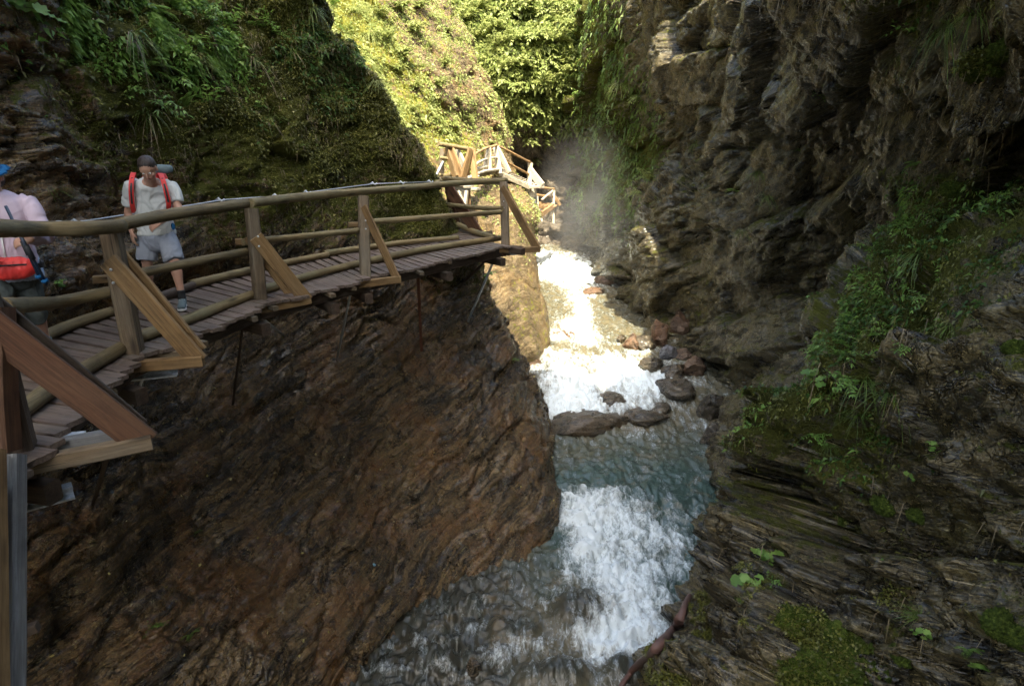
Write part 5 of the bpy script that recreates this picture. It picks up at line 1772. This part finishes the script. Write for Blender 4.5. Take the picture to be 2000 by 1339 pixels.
class Body:
    def __init__(s):
        s.v, s.f = [], []

    def loft(s, pts, rads, right=(1, 0, 0), ns=16, caps=True, sub=3):
        P = np.array([tuple(p) for p in pts], float)
        Rr = np.array([(r, r) if np.isscalar(r) else r for r in rads], float)
        if sub > 1 and len(P) > 1:
            t = np.linspace(0, len(P) - 1, (len(P) - 1) * sub + 1)
            P = catmull(P, t) if len(P) > 2 else np.stack([np.interp(t, [0, 1], P[:, k]) for k in range(3)], 1)
            Rr = np.stack([np.interp(t, np.arange(len(Rr)), Rr[:, k]) for k in range(2)], 1)
        T = np.gradient(P, axis=0)
        T /= np.linalg.norm(T, axis=1)[:, None]
        # round end caps
        if caps:
            r0, r1 = Rr[0].min() * .75, Rr[-1].min() * .75
            ks = [.95, .8, .5]
            A = [(P[0] - T[0] * r0 * math.sin(math.acos(1 - k) if False else k * PI / 2), Rr[0] * math.cos(k * PI / 2 * .98), T[0]) for k in ks]
            Z = [(P[-1] + T[-1] * r1 * math.sin(k * PI / 2), Rr[-1] * math.cos(k * PI / 2 * .98), T[-1]) for k in ks[::-1]]
            P = np.array([a[0] for a in A] + list(P) + [z[0] for z in Z])
            Rr = np.array([a[1] for a in A] + list(Rr) + [z[1] for z in Z])
            T = np.array([a[2] for a in A] + list(T) + [z[2] for z in Z])
        b = len(s.v)
        R0 = np.array(right, float)
        for p, r, t_ in zip(P, Rr, T):
            X_ = R0 - t_ * (R0 @ t_)
            if np.linalg.norm(X_) < .15: X_ = np.array([0, 1., 0]) - t_ * t_[1]
            X_ /= np.linalg.norm(X_)
            Y_ = np.cross(t_, X_)
            for j in range(ns):
                a = 2 * PI * j / ns
                s.v.append(p + X_ * math.cos(a) * r[0] + Y_ * math.sin(a) * r[1])
        n = len(P) - 1
        for k in range(n):
            for j in range(ns):
                s.f.append((b + k * ns + j, b + k * ns + (j + 1) % ns, b + (k + 1) * ns + (j + 1) % ns, b + (k + 1) * ns + j))
        s.f.append(tuple(b + j for j in range(ns - 1, -1, -1)))
        s.f.append(tuple(b + n * ns + j for j in range(ns)))

    def ball(s, c, r, axes=None):
        v, f = ICO[3]
        A = np.eye(3) if axes is None else np.array(axes)
        b = len(s.v)
        for q in v:
            s.v.append(np.array(c) + (q * np.array(r)) @ A)
        s.f += [tuple(b + i for i in q) for q in f]

    def build(s, name, mat, parent, voxel=.008, smooth=3, wr=0, wf=14, cut=None):
        me = bpy.data.meshes.new(name)
        me.from_pydata([tuple(map(float, v)) for v in s.v], [], s.f)
        o = bpy.data.objects.new(name, me)
        C.objects.link(o)
        m = o.modifiers.new('r', 'REMESH'); m.mode = 'VOXEL'; m.voxel_size = voxel
        m = o.modifiers.new('s', 'SMOOTH'); m.factor = .5; m.iterations = smooth
        dg = bpy.context.evaluated_depsgraph_get()
        me2 = bpy.data.meshes.new_from_object(o.evaluated_get(dg))
        o.modifiers.clear()
        o.data = me2
        me2.name = name
        bpy.data.meshes.remove(me)
        if wr:
            n = len(me2.vertices)
            co = np.empty(n * 3, np.float32); me2.vertices.foreach_get('co', co); co = co.reshape(-1, 3)
            no = np.empty(n * 3, np.float32); me2.vertices.foreach_get('normal', no); no = no.reshape(-1, 3)
            fo = 1 - np.abs(fbm(co * np.array([wf, wf, wf * .55]) + np.stack([fbm(co * 4, 2)] * 3, 1), 2)) * 1.4
            co = co + no * (fo * wr)[:, None]
            me2.vertices.foreach_set('co', co.reshape(-1))
            me2.update()
        me2.polygons.foreach_set('use_smooth', [True] * len(me2.polygons))
        me2.materials.clear()
        me2.materials.append(mat)
        put(o, parent)
        return o


def hand(B, wrist, d, nrm, curl=.5, side=1, L=.18):
    """palm and five fingers; d towards the fingers, nrm out of the back of the hand, side=+1 thumb on d x nrm side"""
    d = unit(d); nrm = unit(nrm)
    w_ = d.cross(nrm).normalized() * side
    nrm = (nrm - d * nrm.dot(d)).normalized()
    pl = L * .5
    wrist = Vector(wrist)
    B.loft([wrist - d * .02, wrist + d * pl * .4, wrist + d * pl * .95], [(.026, .019), (.038, .016), (.040, .013)], right=w_)
    for k, (off, fl) in enumerate(((.030, .42), (.011, .47), (-.010, .44), (-.030, .35))):
        p = wrist + d * (pl * .95) + w_ * off
        dd = d.copy()
        pts = [p - d * .02, p]
        for j, sl in enumerate((.45, .32, .23)):
            ang = curl * (.9 if j else .6)
            dd = (dd * math.cos(ang) - nrm * math.sin(ang))
            dd.normalize()
            # keep bending: rotate nrm with the finger
            p = p + dd * (L * fl * sl)
            pts.append(p)
            nrm2 = nrm
        B.loft(pts, [.0095, .0095, .0088, .0080, .0068], right=w_, ns=8)
    tp = wrist + d * pl * .25 + w_ * .03
    td = (d * .75 + w_ * .6 - nrm * .25).normalized()
    B.loft([tp - w_ * .012, tp + td * L * .2, tp + (td * .9 + d * .3 - nrm * curl * .4).normalized() * L * .36], [.014, .0115, .008], right=nrm, ns=8)


def head(B, c, fwd, up, s=1.0):
    fwd = unit(fwd); up = unit(up); up = (up - fwd * up.dot(fwd)).normalized()
    X_ = fwd.cross(up)
    ax = [tuple(X_), tuple(fwd), tuple(up)]
    c = Vector(c)

    def P(x, y, z): return c + (X_ * x + fwd * y + up * z) * s
    B.ball(P(0, -.005, .025), np.array([.076, .092, .088]) * s, ax)
    B.ball(P(0, .022, -.035), np.array([.060, .066, .072]) * s, ax)
    B.ball(P(0, .055, -.085), np.array([.030, .026, .024]) * s, ax)
    B.loft([P(0, .083, .012), P(0, .100, -.018), P(0, .104, -.030)], [.009 * s, .013 * s, .015 * s], right=X_, ns=8)
    for sg in (-1, 1):
        B.ball(P(.078 * sg, -.005, -.012), np.array([.010, .020, .032]) * s, ax)
        B.ball(P(.032 * sg, .070, .022), np.array([.026, .014, .008]) * s, ax)
        B.ball(P(.042 * sg, .060, -.028), np.array([.022, .020, .018]) * s, ax)
    return P, ax


def face_parts(P, ax, root, s=1.0):
    for sg in (-1, 1):
        b = Body(); b.ball(P(.030 * sg, .078, .004), np.array([.012, .008, .007]) * s, ax)
        e = mesh_obj('eye', b.v, b.f, M['eyew'], root, smooth=True)
        b = Body(); b.ball(P(.030 * sg, .0845, .004), np.array([.005, .003, .005]) * s, ax)
        o_ = mesh_obj('iris', b.v, b.f, M['black'], e, smooth=True)
    b = Body(); b.loft([P(-.024, .083, -.058), P(0, .090, -.056), P(.024, .083, -.058)], [.0035 * s, .0065 * s, .0035 * s], right=ax[2], ns=8)
    mesh_obj('mouth', b.v, b.f, M['lip'], root, smooth=True)


def ribbon(name, pts, wdir, w_, th, mat, parent):
    """a strap: flat band with thickness along pts"""
    P = catmull(np.array([tuple(p) for p in pts], float), np.linspace(0, len(pts) - 1, (len(pts) - 1) * 5 + 1))
    T = np.gradient(P, axis=0); T /= np.linalg.norm(T, axis=1)[:, None]
    vs, fs = [], []
    for p, t_ in zip(P, T):
        W_ = np.array(wdir, float); W_ -= t_ * (W_ @ t_); W_ /= np.linalg.norm(W_)
        N_ = np.cross(t_, W_)
        for a, b in ((-.5, -.5), (.5, -.5), (.5, .5), (-.5, .5)):
            vs.append(p + W_ * a * w_ + N_ * b * th)
    n = len(P) - 1
    for k in range(n):
        for j in range(4):
            fs.append((k * 4 + j, k * 4 + (j + 1) % 4, k * 4 + 4 + (j + 1) % 4, k * 4 + 4 + j))
    fs += [(3, 2, 1, 0), (n * 4, n * 4 + 1, n * 4 + 2, n * 4 + 3)]
    return mesh_obj(name, vs, fs, mat, parent, smooth=False)


def shoe(a, toe, root, mat, sole, s=1.0):
    """ankle point and toe point -> boot with sole, laces"""
    a, toe = Vector(a), Vector(toe)
    f = toe - a; f.z = 0; f.normalize()
    X_ = f.cross(Vector((0, 0, 1)))
    g = Vector((a.x, a.y, 0.0))
    B = Body()
    B.loft([g - f * .055 + Vector((0, 0, .06)), g + f * .03 + Vector((0, 0, .06)), g + f * .12 + Vector((0, 0, .048)), g + f * .19 + Vector((0, 0, .040))], [(.038, .045), (.042, .048), (.046, .036), (.038, .024)], right=X_)
    B.loft([g - f * .01 + Vector((0, 0, .05)), g - f * .012 + Vector((0, 0, .12))], [(.042, .048), (.044, .05)], right=X_)
    o = B.build('boot', mat, root, voxel=.006, smooth=4)
    S = Body()
    S.loft([g - f * .07 + Vector((0, 0, .016)), g + f * .06 + Vector((0, 0, .016)), g + f * .15 + Vector((0, 0, .016)), g + f * .215 + Vector((0, 0, .018))], [(.036, .016), (.038, .016), (.050, .016), (.036, .014)], right=X_)
    S.build('sole', sole, o, voxel=.006, smooth=2)
    for k in range(4):
        c = g + f * (.035 + k * .028) + Vector((0, 0, .104 - k * .012))
        tube('lace', [c - X_ * .028 - Vector((0, 0, .010)), c + Vector((0, 0, .004)), c + X_ * .028 - Vector((0, 0, .010))], .004, M['white'], o, ns=5)
    return o


# ---------------------------------------------------------------- the walker looking down
man = empty('person', (-3.75, 7.0, 0), 'person in light grey shirt and grey shorts looking down behind the pole railing', 'person')
fw = unit((.22, -.97, 0)); rt = unit((.97, .22, 0))
J = dict(head=atY(289, 329, 6.80), neck=atY(293, 350, 6.98), chest=atY(296, 385, 7.08), waist=atY(302, 428, 7.08), pelvis=atY(306, 452, 7.1),
         sL=atY(258, 363, 7.05), eL=atY(250, 418, 7.12), wL=atY(257, 452, 6.98), sR=atY(334, 366, 7.08), eR=atY(350, 410, 6.98), wR=atY(312, 434, 6.80),
         hL=atY(287, 462, 7.12), kL=atY(287, 510, 7.08), aL=atY(293, 560, 7.22), hR=atY(326, 462, 7.1), kR=atY(341, 512, 6.98), aR=atY(354, 572, 6.90))
B = Body()
B.loft([J['pelvis'] - Vector((0, 0, .08)), J['pelvis'], J['waist'], J['chest'], J['chest'].lerp(J['neck'], .6), J['neck']], [(.12, .10), (.165, .12), (.145, .11), (.17, .12), (.15, .095), (.06, .06)], right=rt)
B.loft([J['neck'] - Vector((0, 0, .05)), J['neck'].lerp(J['head'], .5), J['head']], [.062, .056, .055], right=rt)
for s_, e_, w_ in (('sL', 'eL', 'wL'), ('sR', 'eR', 'wR')):
    B.loft([J['chest'].lerp(J[s_], .6) + Vector((0, 0, .03)), J[s_], J[s_].lerp(J[e_], .5), J[e_]], [.055, .056, .047, .040], right=rt, ns=12)
    B.loft([J[e_], J[e_].lerp(J[w_], .35), J[w_]], [.041, .040, .027], right=rt, ns=12)
for h_, k_, a_ in (('hL', 'kL', 'aL'), ('hR', 'kR', 'aR')):
    B.loft([J['pelvis'].lerp(J[h_], .8), J[h_].lerp(J[k_], .4), J[k_]], [.088, .078, .056], right=rt)
    B.loft([J[k_] + Vector((0, 0, .02)), J[k_].lerp(J[a_], .35), J[k_].lerp(J[a_], .7), J[a_]], [.054, .057, .042, .036], right=rt)
    ft = J[a_].copy(); ft.z = .05
    B.loft([J[a_], ft, ft + (fw + rt * .25) * .12], [.036, .038, .03], right=rt)
hand(B, J['wL'], (.05, -.12, -1), (-.6, -.7, 0), curl=.45, side=-1)
hand(B, J['wR'], (-.75, -.1, -.45), (.1, -.9, .5), curl=.6, side=1)
hf, hu_ = unit((.14, -.72, -.62)), unit((.02, -.60, .76))
Pf, ax = head(B, J['head'], hf, hu_)
B.build('body', M['skin'], man, voxel=.0075, smooth=3)
face_parts(Pf, ax, man)
H = Body()
H.ball(Pf(0, -.019, .046), [.081, .090, .078], ax)
H.ball(Pf(0, -.054, .0), [.072, .056, .075], ax)
H.build('hair', M['hair'], man, voxel=.007, smooth=1, wr=.004, wf=60)
S = Body()
S.loft([J['pelvis'] + Vector((0, 0, -.03)), J['pelvis'] + Vector((0, 0, .05)), J['waist'], J['chest'], J['chest'].lerp(J['neck'], .55), J['neck'] - Vector((0, 0, .035))], [(.185, .145), (.185, .140), (.168, .130), (.192, .138), (.165, .11), (.085, .075)], right=rt, caps=False)
for s_, e_ in (('sL', 'eL'), ('sR', 'eR')):
    S.loft([J['chest'].lerp(J[s_], .5) + Vector((0, 0, .045)), J[s_], J[s_].lerp(J[e_], .66)], [.072, .068, .066], right=rt, ns=14, caps=False)
S.build('t_shirt', M['shirt'], man, voxel=.008, smooth=3, wr=.014, wf=9)
Sh = Body()
Sh.loft([J['pelvis'] + Vector((0, 0, .03)), J['pelvis'] - Vector((0, 0, .06)), J['pelvis'] - Vector((0, 0, .13))], [(.17, .13), (.178, .135), (.14, .12)], right=rt)
for h_, k_ in (('hL', 'kL'), ('hR', 'kR')):
    Sh.loft([J['pelvis'].lerp(J[h_], .85), J[h_].lerp(J[k_], .4), J[h_].lerp(J[k_], .93)], [.098, .100, .097], right=rt, caps=False)
Sh.build('shorts', M['shorts'], man, voxel=.008, smooth=3, wr=.012, wf=10)
for a_ in ('aL', 'aR'):
    f_ = (fw + rt * (.05 if a_ == 'aL' else .15))
    shoe(J[a_], J[a_] + f_, man, M['greyc'] if a_ == 'aR' else M['black'], M['white'])
    b = Body(); b.loft([Vector((J[a_].x, J[a_].y, .10)), J[a_] + Vector((0, 0, .035))], [.041, .040], right=rt, caps=False)
    b.build('sock', M['black'], man, voxel=.007)
# pocket flash of blue on the hip
c = atY(338, 442, 6.98)
b = Body(); b.ball(c, [.022, .02, .04]); b.build('pocket_lining', M['bluehat'], man, voxel=.006)

bp = empty('backpack', J['chest'] + Vector((0, .2, 0)), 'red backpack with dark grey roll on the back of the walker in the grey t-shirt', 'backpack')
b = Body()
cc = J['chest'] - fw * .22
b.loft([cc - Vector((0, 0, .22)), cc - Vector((0, 0, .05)), cc + Vector((0, 0, .12)), cc + Vector((0, 0, .23))], [(.13, .09), (.155, .11), (.15, .10), (.11, .07)], right=rt)
b.build('pack_body', M['redn'], bp, voxel=.012, smooth=3, wr=.008)
b = Body(); c = atY(320, 330, 7.25); b.loft([c - rt * .1, c + rt * .06], [.05, .045], right=(0, 0, 1)); b.build('roll', M['greyc'], bp, voxel=.009)
for sg, pts in ((-1, [(262, 348, 7.28), (261, 338, 7.12), (258, 347, 6.93), (256, 368, 6.86), (258, 398, 6.90), (262, 415, 7.0)]), (1, [(308, 350, 7.3), (312, 339, 7.14), (317, 348, 6.94), (323, 368, 6.88), (329, 395, 6.92), (330, 412, 7.02)])):
    ribbon('shoulder_strap', [atY(*q) for q in pts], rt, .046, .014, M['redn'], bp)
    ribbon('strap_trim', [atY(q[0], q[1], q[2] - .012) for q in pts[2:5]], rt, .018, .006, M['black'], bp)

# ---------------------------------------------------------------- the walker in pink, cut by the left edge of the picture
wom = empty('person', (-3.95, 5.0, 0), 'person in pink zip fleece and blue hat cut off by the left edge', 'person')
fw = unit((.45, -.89, 0)); rt = unit((.89, .45, 0))
K = dict(head=atY(-20, 345, 4.95), neck=atY(-10, 374, 5.0), chest=atY(6, 425, 5.02), waist=atY(15, 480, 5.02), pelvis=atY(24, 520, 5.05),
         sR=atY(56, 396, 5.08), eR=atY(90, 462, 5.0), wR=atY(58, 468, 4.78), sL=atY(-62, 392, 4.95), eL=atY(-95, 470, 4.85), wL=atY(-40, 490, 4.65),
         hR=atY(48, 540, 5.12), kR=atY(68, 606, 5.12), aR=atY(92, 672, 5.28), hL=atY(6, 540, 5.0), kL=atY(-5, 610, 4.8), aL=atY(0, 690, 4.85))
B = Body()
B.loft([K['pelvis'] - Vector((0, 0, .06)), K['pelvis'], K['waist'], K['chest'], K['chest'].lerp(K['neck'], .6), K['neck']], [(.12, .10), (.16, .12), (.125, .10), (.15, .115), (.13, .085), (.05, .05)], right=rt)
B.loft([K['neck'] - Vector((0, 0, .04)), K['neck'].lerp(K['head'], .5), K['head']], [.052, .048, .048], right=rt)
for s_, e_, w_ in (('sL', 'eL', 'wL'), ('sR', 'eR', 'wR')):
    B.loft([K['chest'].lerp(K[s_], .6) + Vector((0, 0, .03)), K[s_], K[s_].lerp(K[e_], .5), K[e_]], [.045, .046, .04, .035], right=rt, ns=12)
    B.loft([K[e_], K[e_].lerp(K[w_], .35), K[w_]], [.036, .034, .023], right=rt, ns=12)
for h_, k_, a_ in (('hL', 'kL', 'aL'), ('hR', 'kR', 'aR')):
    K[a_].z = max(K[a_].z, .09)
    B.loft([K['pelvis'].lerp(K[h_], .8), K[h_].lerp(K[k_], .4), K[k_]], [.088, .078, .052], right=rt)
    B.loft([K[k_] + Vector((0, 0, .02)), K[k_].lerp(K[a_], .35), K[k_].lerp(K[a_], .7), K[a_]], [.052, .055, .04, .033], right=rt)
hand(B, K['wR'], (-.9, -.25, -.2), (.2, -.8, .6), curl=.75, side=1, L=.165)
hand(B, K['wL'], (.7, -.4, -.2), (0, -.5, .8), curl=.7, side=1, L=.165)
Pf, ax = head(B, K['head'], (.25, -.85, -.35), (0, -.3, 1), .96)
B.build('body', M['skin'], wom, voxel=.0085, smooth=3)
face_parts(Pf, ax, wom)
Hh = Body(); Hh.ball(Pf(0, -.02, .03), [.082, .09, .08], ax); Hh.ball(Pf(0, -.05, -.03), [.07, .055, .08], ax)
Hh.build('hair', M['hair'], wom, voxel=.009)
Hb = Body()
Hb.loft([Pf(0, 0, .05), Pf(0, 0, .09), Pf(0, 0, .125)], [(.092, .104), (.088, .10), (.07, .08)], right=rt)
Hb.loft([Pf(0, 0, .035), Pf(0, 0, .05)], [(.15, .16), (.10, .11)], right=rt, caps=False)
Hb.build('sun_hat', M['bluehat'], wom, voxel=.008, wr=.006)
S = Body()
S.loft([K['pelvis'] + Vector((0, 0, .03)), K['waist'], K['chest'], K['chest'].lerp(K['neck'], .6), K['neck'] + Vector((0, 0, -.005))], [(.182, .15), (.165, .135), (.185, .145), (.16, .11), (.075, .07)], right=rt, caps=False)
for s_, e_, w_ in (('sL', 'eL', 'wL'), ('sR', 'eR', 'wR')):
    S.loft([K['chest'].lerp(K[s_], .5) + Vector((0, 0, .04)), K[s_], K[s_].lerp(K[e_], .6), K[e_]], [.062, .060, .056, .050], right=rt, ns=14)
    S.loft([K[e_], K[e_].lerp(K[w_], .5), K[e_].lerp(K[w_], .9)], [.056, .048, .036], right=rt, ns=14)
jk = S.build('fleece_jacket', M['pink'], wom, voxel=.009, smooth=3, wr=.010, wf=9)
f_ = fw * .155
zp = [K['neck'] + fw * .07, K['neck'].lerp(K['chest'], .5) + fw * .125, K['chest'] + fw * .158, K['waist'] + fw * .148, K['pelvis'] + fw * .15 + Vector((0, 0, .05))]
ribbon('zip', zp, rt, .012, .008, M['white'], jk)
S = Body(); S.loft([K['pelvis'] + Vector((0, 0, .07)), K['pelvis'] - Vector((0, 0, .04)), K['pelvis'] - Vector((0, 0, .10))], [(.178, .142), (.192, .15), (.195, .152)], right=rt, caps=False)
S.build('shirt_hem', M['denim'], wom, voxel=.009, wr=.01, wf=14)
S = Body()
S.loft([K['pelvis'] + Vector((0, 0, .02)), K['pelvis'] - Vector((0, 0, .1))], [(.168, .13), (.16, .125)], right=rt)
for h_, k_, a_ in (('hL', 'kL', 'aL'), ('hR', 'kR', 'aR')):
    S.loft([K['pelvis'].lerp(K[h_], .85), K[h_].lerp(K[k_], .4), K[k_], K[k_].lerp(K[a_], .22)], [.097, .092, .074, .07], right=rt, caps=False)
S.build('capri_trousers', M['capri'], wom, voxel=.009, wr=.012, wf=10)
for a_ in ('aL', 'aR'):
    shoe(K[a_], K[a_] + fw, wom, M['greyc'], M['black'])
wb = empty('waist_bag', atY(20, 525, 4.85), 'red waist bag worn low at the front by the walker in pink', 'bag')
b = Body()
c = atY(22, 524, 4.83)
b.loft([c - rt * .15, c - rt * .06, c + rt * .07, c + rt * .14], [(.05, .035), (.085, .06), (.08, .06), (.045, .035)], right=(0, 0, 1))
b.build('pouch', M['redn'], wb, voxel=.007, wr=.008)
ribbon('belt', [c + rt * .12, c + rt * .19 - fw * .1, c + rt * .14 - fw * .27], (0, 0, 1), .04, .008, M['black'], wb)
ribbon('zip', [c - rt * .12 + fw * .055 + Vector((0, 0, .03)), c + fw * .072 + Vector((0, 0, .035)), c + rt * .11 + fw * .05 + Vector((0, 0, .03))], (0, 0, 1), .01, .008, M['black'], wb)
tp = empty('trekking_poles', atY(45, 468, 4.7), 'pair of dark blue trekking poles gripped by the walker in pink', 'poles')
for (a_, m_, b_) in (((11, 402, 4.72), (44, 470, 4.70), (80, 548, 4.72)), ((38, 455, 4.66), (50, 478, 4.66), (92, 556, 4.74))):
    tube('pole_shaft', [atY(*a_), atY(*m_), atY(*b_)], .011, M['navy'], tp)
    tube('grip', [atY(*m_), atY(*m_).lerp(atY(*b_), .35)], .019, M['black'], tp)
    tube('pole_collar', [atY(*m_).lerp(atY(*b_), .86), atY(*m_).lerp(atY(*b_), .93)], .024, M['bluehat'], tp)


# ---- row and place labels for the alike bushes of the far slopes
ORD = ['first', 'second', 'third', 'fourth', 'fifth', 'sixth', 'seventh', 'eighth', 'ninth', 'tenth']
for grp, txt, per in (('shrubs on the sunlit slope at the back', 'green shrub on back slope', 6), ('bushes on the pale sunlit buttress', 'small bush on pale buttress', 6), ('plants on the shaded green far face', 'drooping plant on far green face', 4)):
    obs = [o for o in C.objects if o.get('group') == grp]
    obs.sort(key=lambda o: topx(np.array(o.location))[1])
    rows = [obs[i:i + per] for i in range(0, len(obs), per)]
    for r_, row in enumerate(rows):
        row.sort(key=lambda o: topx(np.array(o.location))[0])
        for c_, o in enumerate(row):
            o['label'] = '%s, %s row from top, %s from left' % (txt, ORD[r_], ORD[c_])

# ---- spray hanging over the far rapids
mv, mf = ICO[4]
mP = mv * np.array([2.2, 7.0, 3.6]) + np.array([2.5, 23.0, -.6])
mo = mesh_obj('spray_mist', mP, mf, None, smooth=True)
mm_ = bpy.data.materials.new('spray')
mm_.use_nodes = True
mt = mm_.node_tree
for nd in list(mt.nodes):
    if nd.type == 'BSDF_PRINCIPLED': mt.nodes.remove(nd)
vol = mt.nodes.new('ShaderNodeVolumePrincipled')
vol.inputs['Color'].default_value = (.95, .97, 1, 1)
vol.inputs['Anisotropy'].default_value = .2

g_ = mt.nodes.new('ShaderNodeNewGeometry')
def vm(op, a, b):
    nd = mt.nodes.new('ShaderNodeVectorMath'); nd.operation = op
    mt.links.new(a, nd.inputs[0])
    if b is not None: nd.inputs[1].default_value = b
    return nd
v1 = vm('SUBTRACT', g_.outputs['Position'], (2.5, 23.0, -.6))
v2 = vm('DIVIDE', v1.outputs[0], (2.2, 7.0, 3.6))
ln = vm('LENGTH', v2.outputs[0], None)
fa = mt.nodes.new('ShaderNodeMapRange'); fa.interpolation_type = 'SMOOTHSTEP'
mt.links.new(ln.outputs['Value'], fa.inputs[0])
fa.inputs[1].default_value = 1.0; fa.inputs[2].default_value = .1; fa.inputs[3].default_value = 0; fa.inputs[4].default_value = 1
nz = mt.nodes.new('ShaderNodeTexNoise'); mt.links.new(g_.outputs['Position'], nz.inputs['Vector']); nz.inputs['Scale'].default_value = .8; nz.inputs['Detail'].default_value = 2
nr = mt.nodes.new('ShaderNodeMapRange'); mt.links.new(nz.outputs[0], nr.inputs[0]); nr.inputs[1].default_value = .38; nr.inputs[2].default_value = .68; nr.inputs[3].default_value = 0; nr.inputs[4].default_value = .045
mu = mt.nodes.new('ShaderNodeMath'); mu.operation = 'MULTIPLY'
mt.links.new(fa.outputs[0], mu.inputs[0]); mt.links.new(nr.outputs[0], mu.inputs[1])
mt.links.new(mu.outputs[0], vol.inputs['Density'])
mt.links.new(vol.outputs[0], mt.nodes['Material Output'].inputs['Volume'])
tc = mt.nodes.new('ShaderNodeTexCoord')
mo.data.materials.append(mm_)
tag(mo, 'thin white spray hanging over the far rapids', kind='stuff')
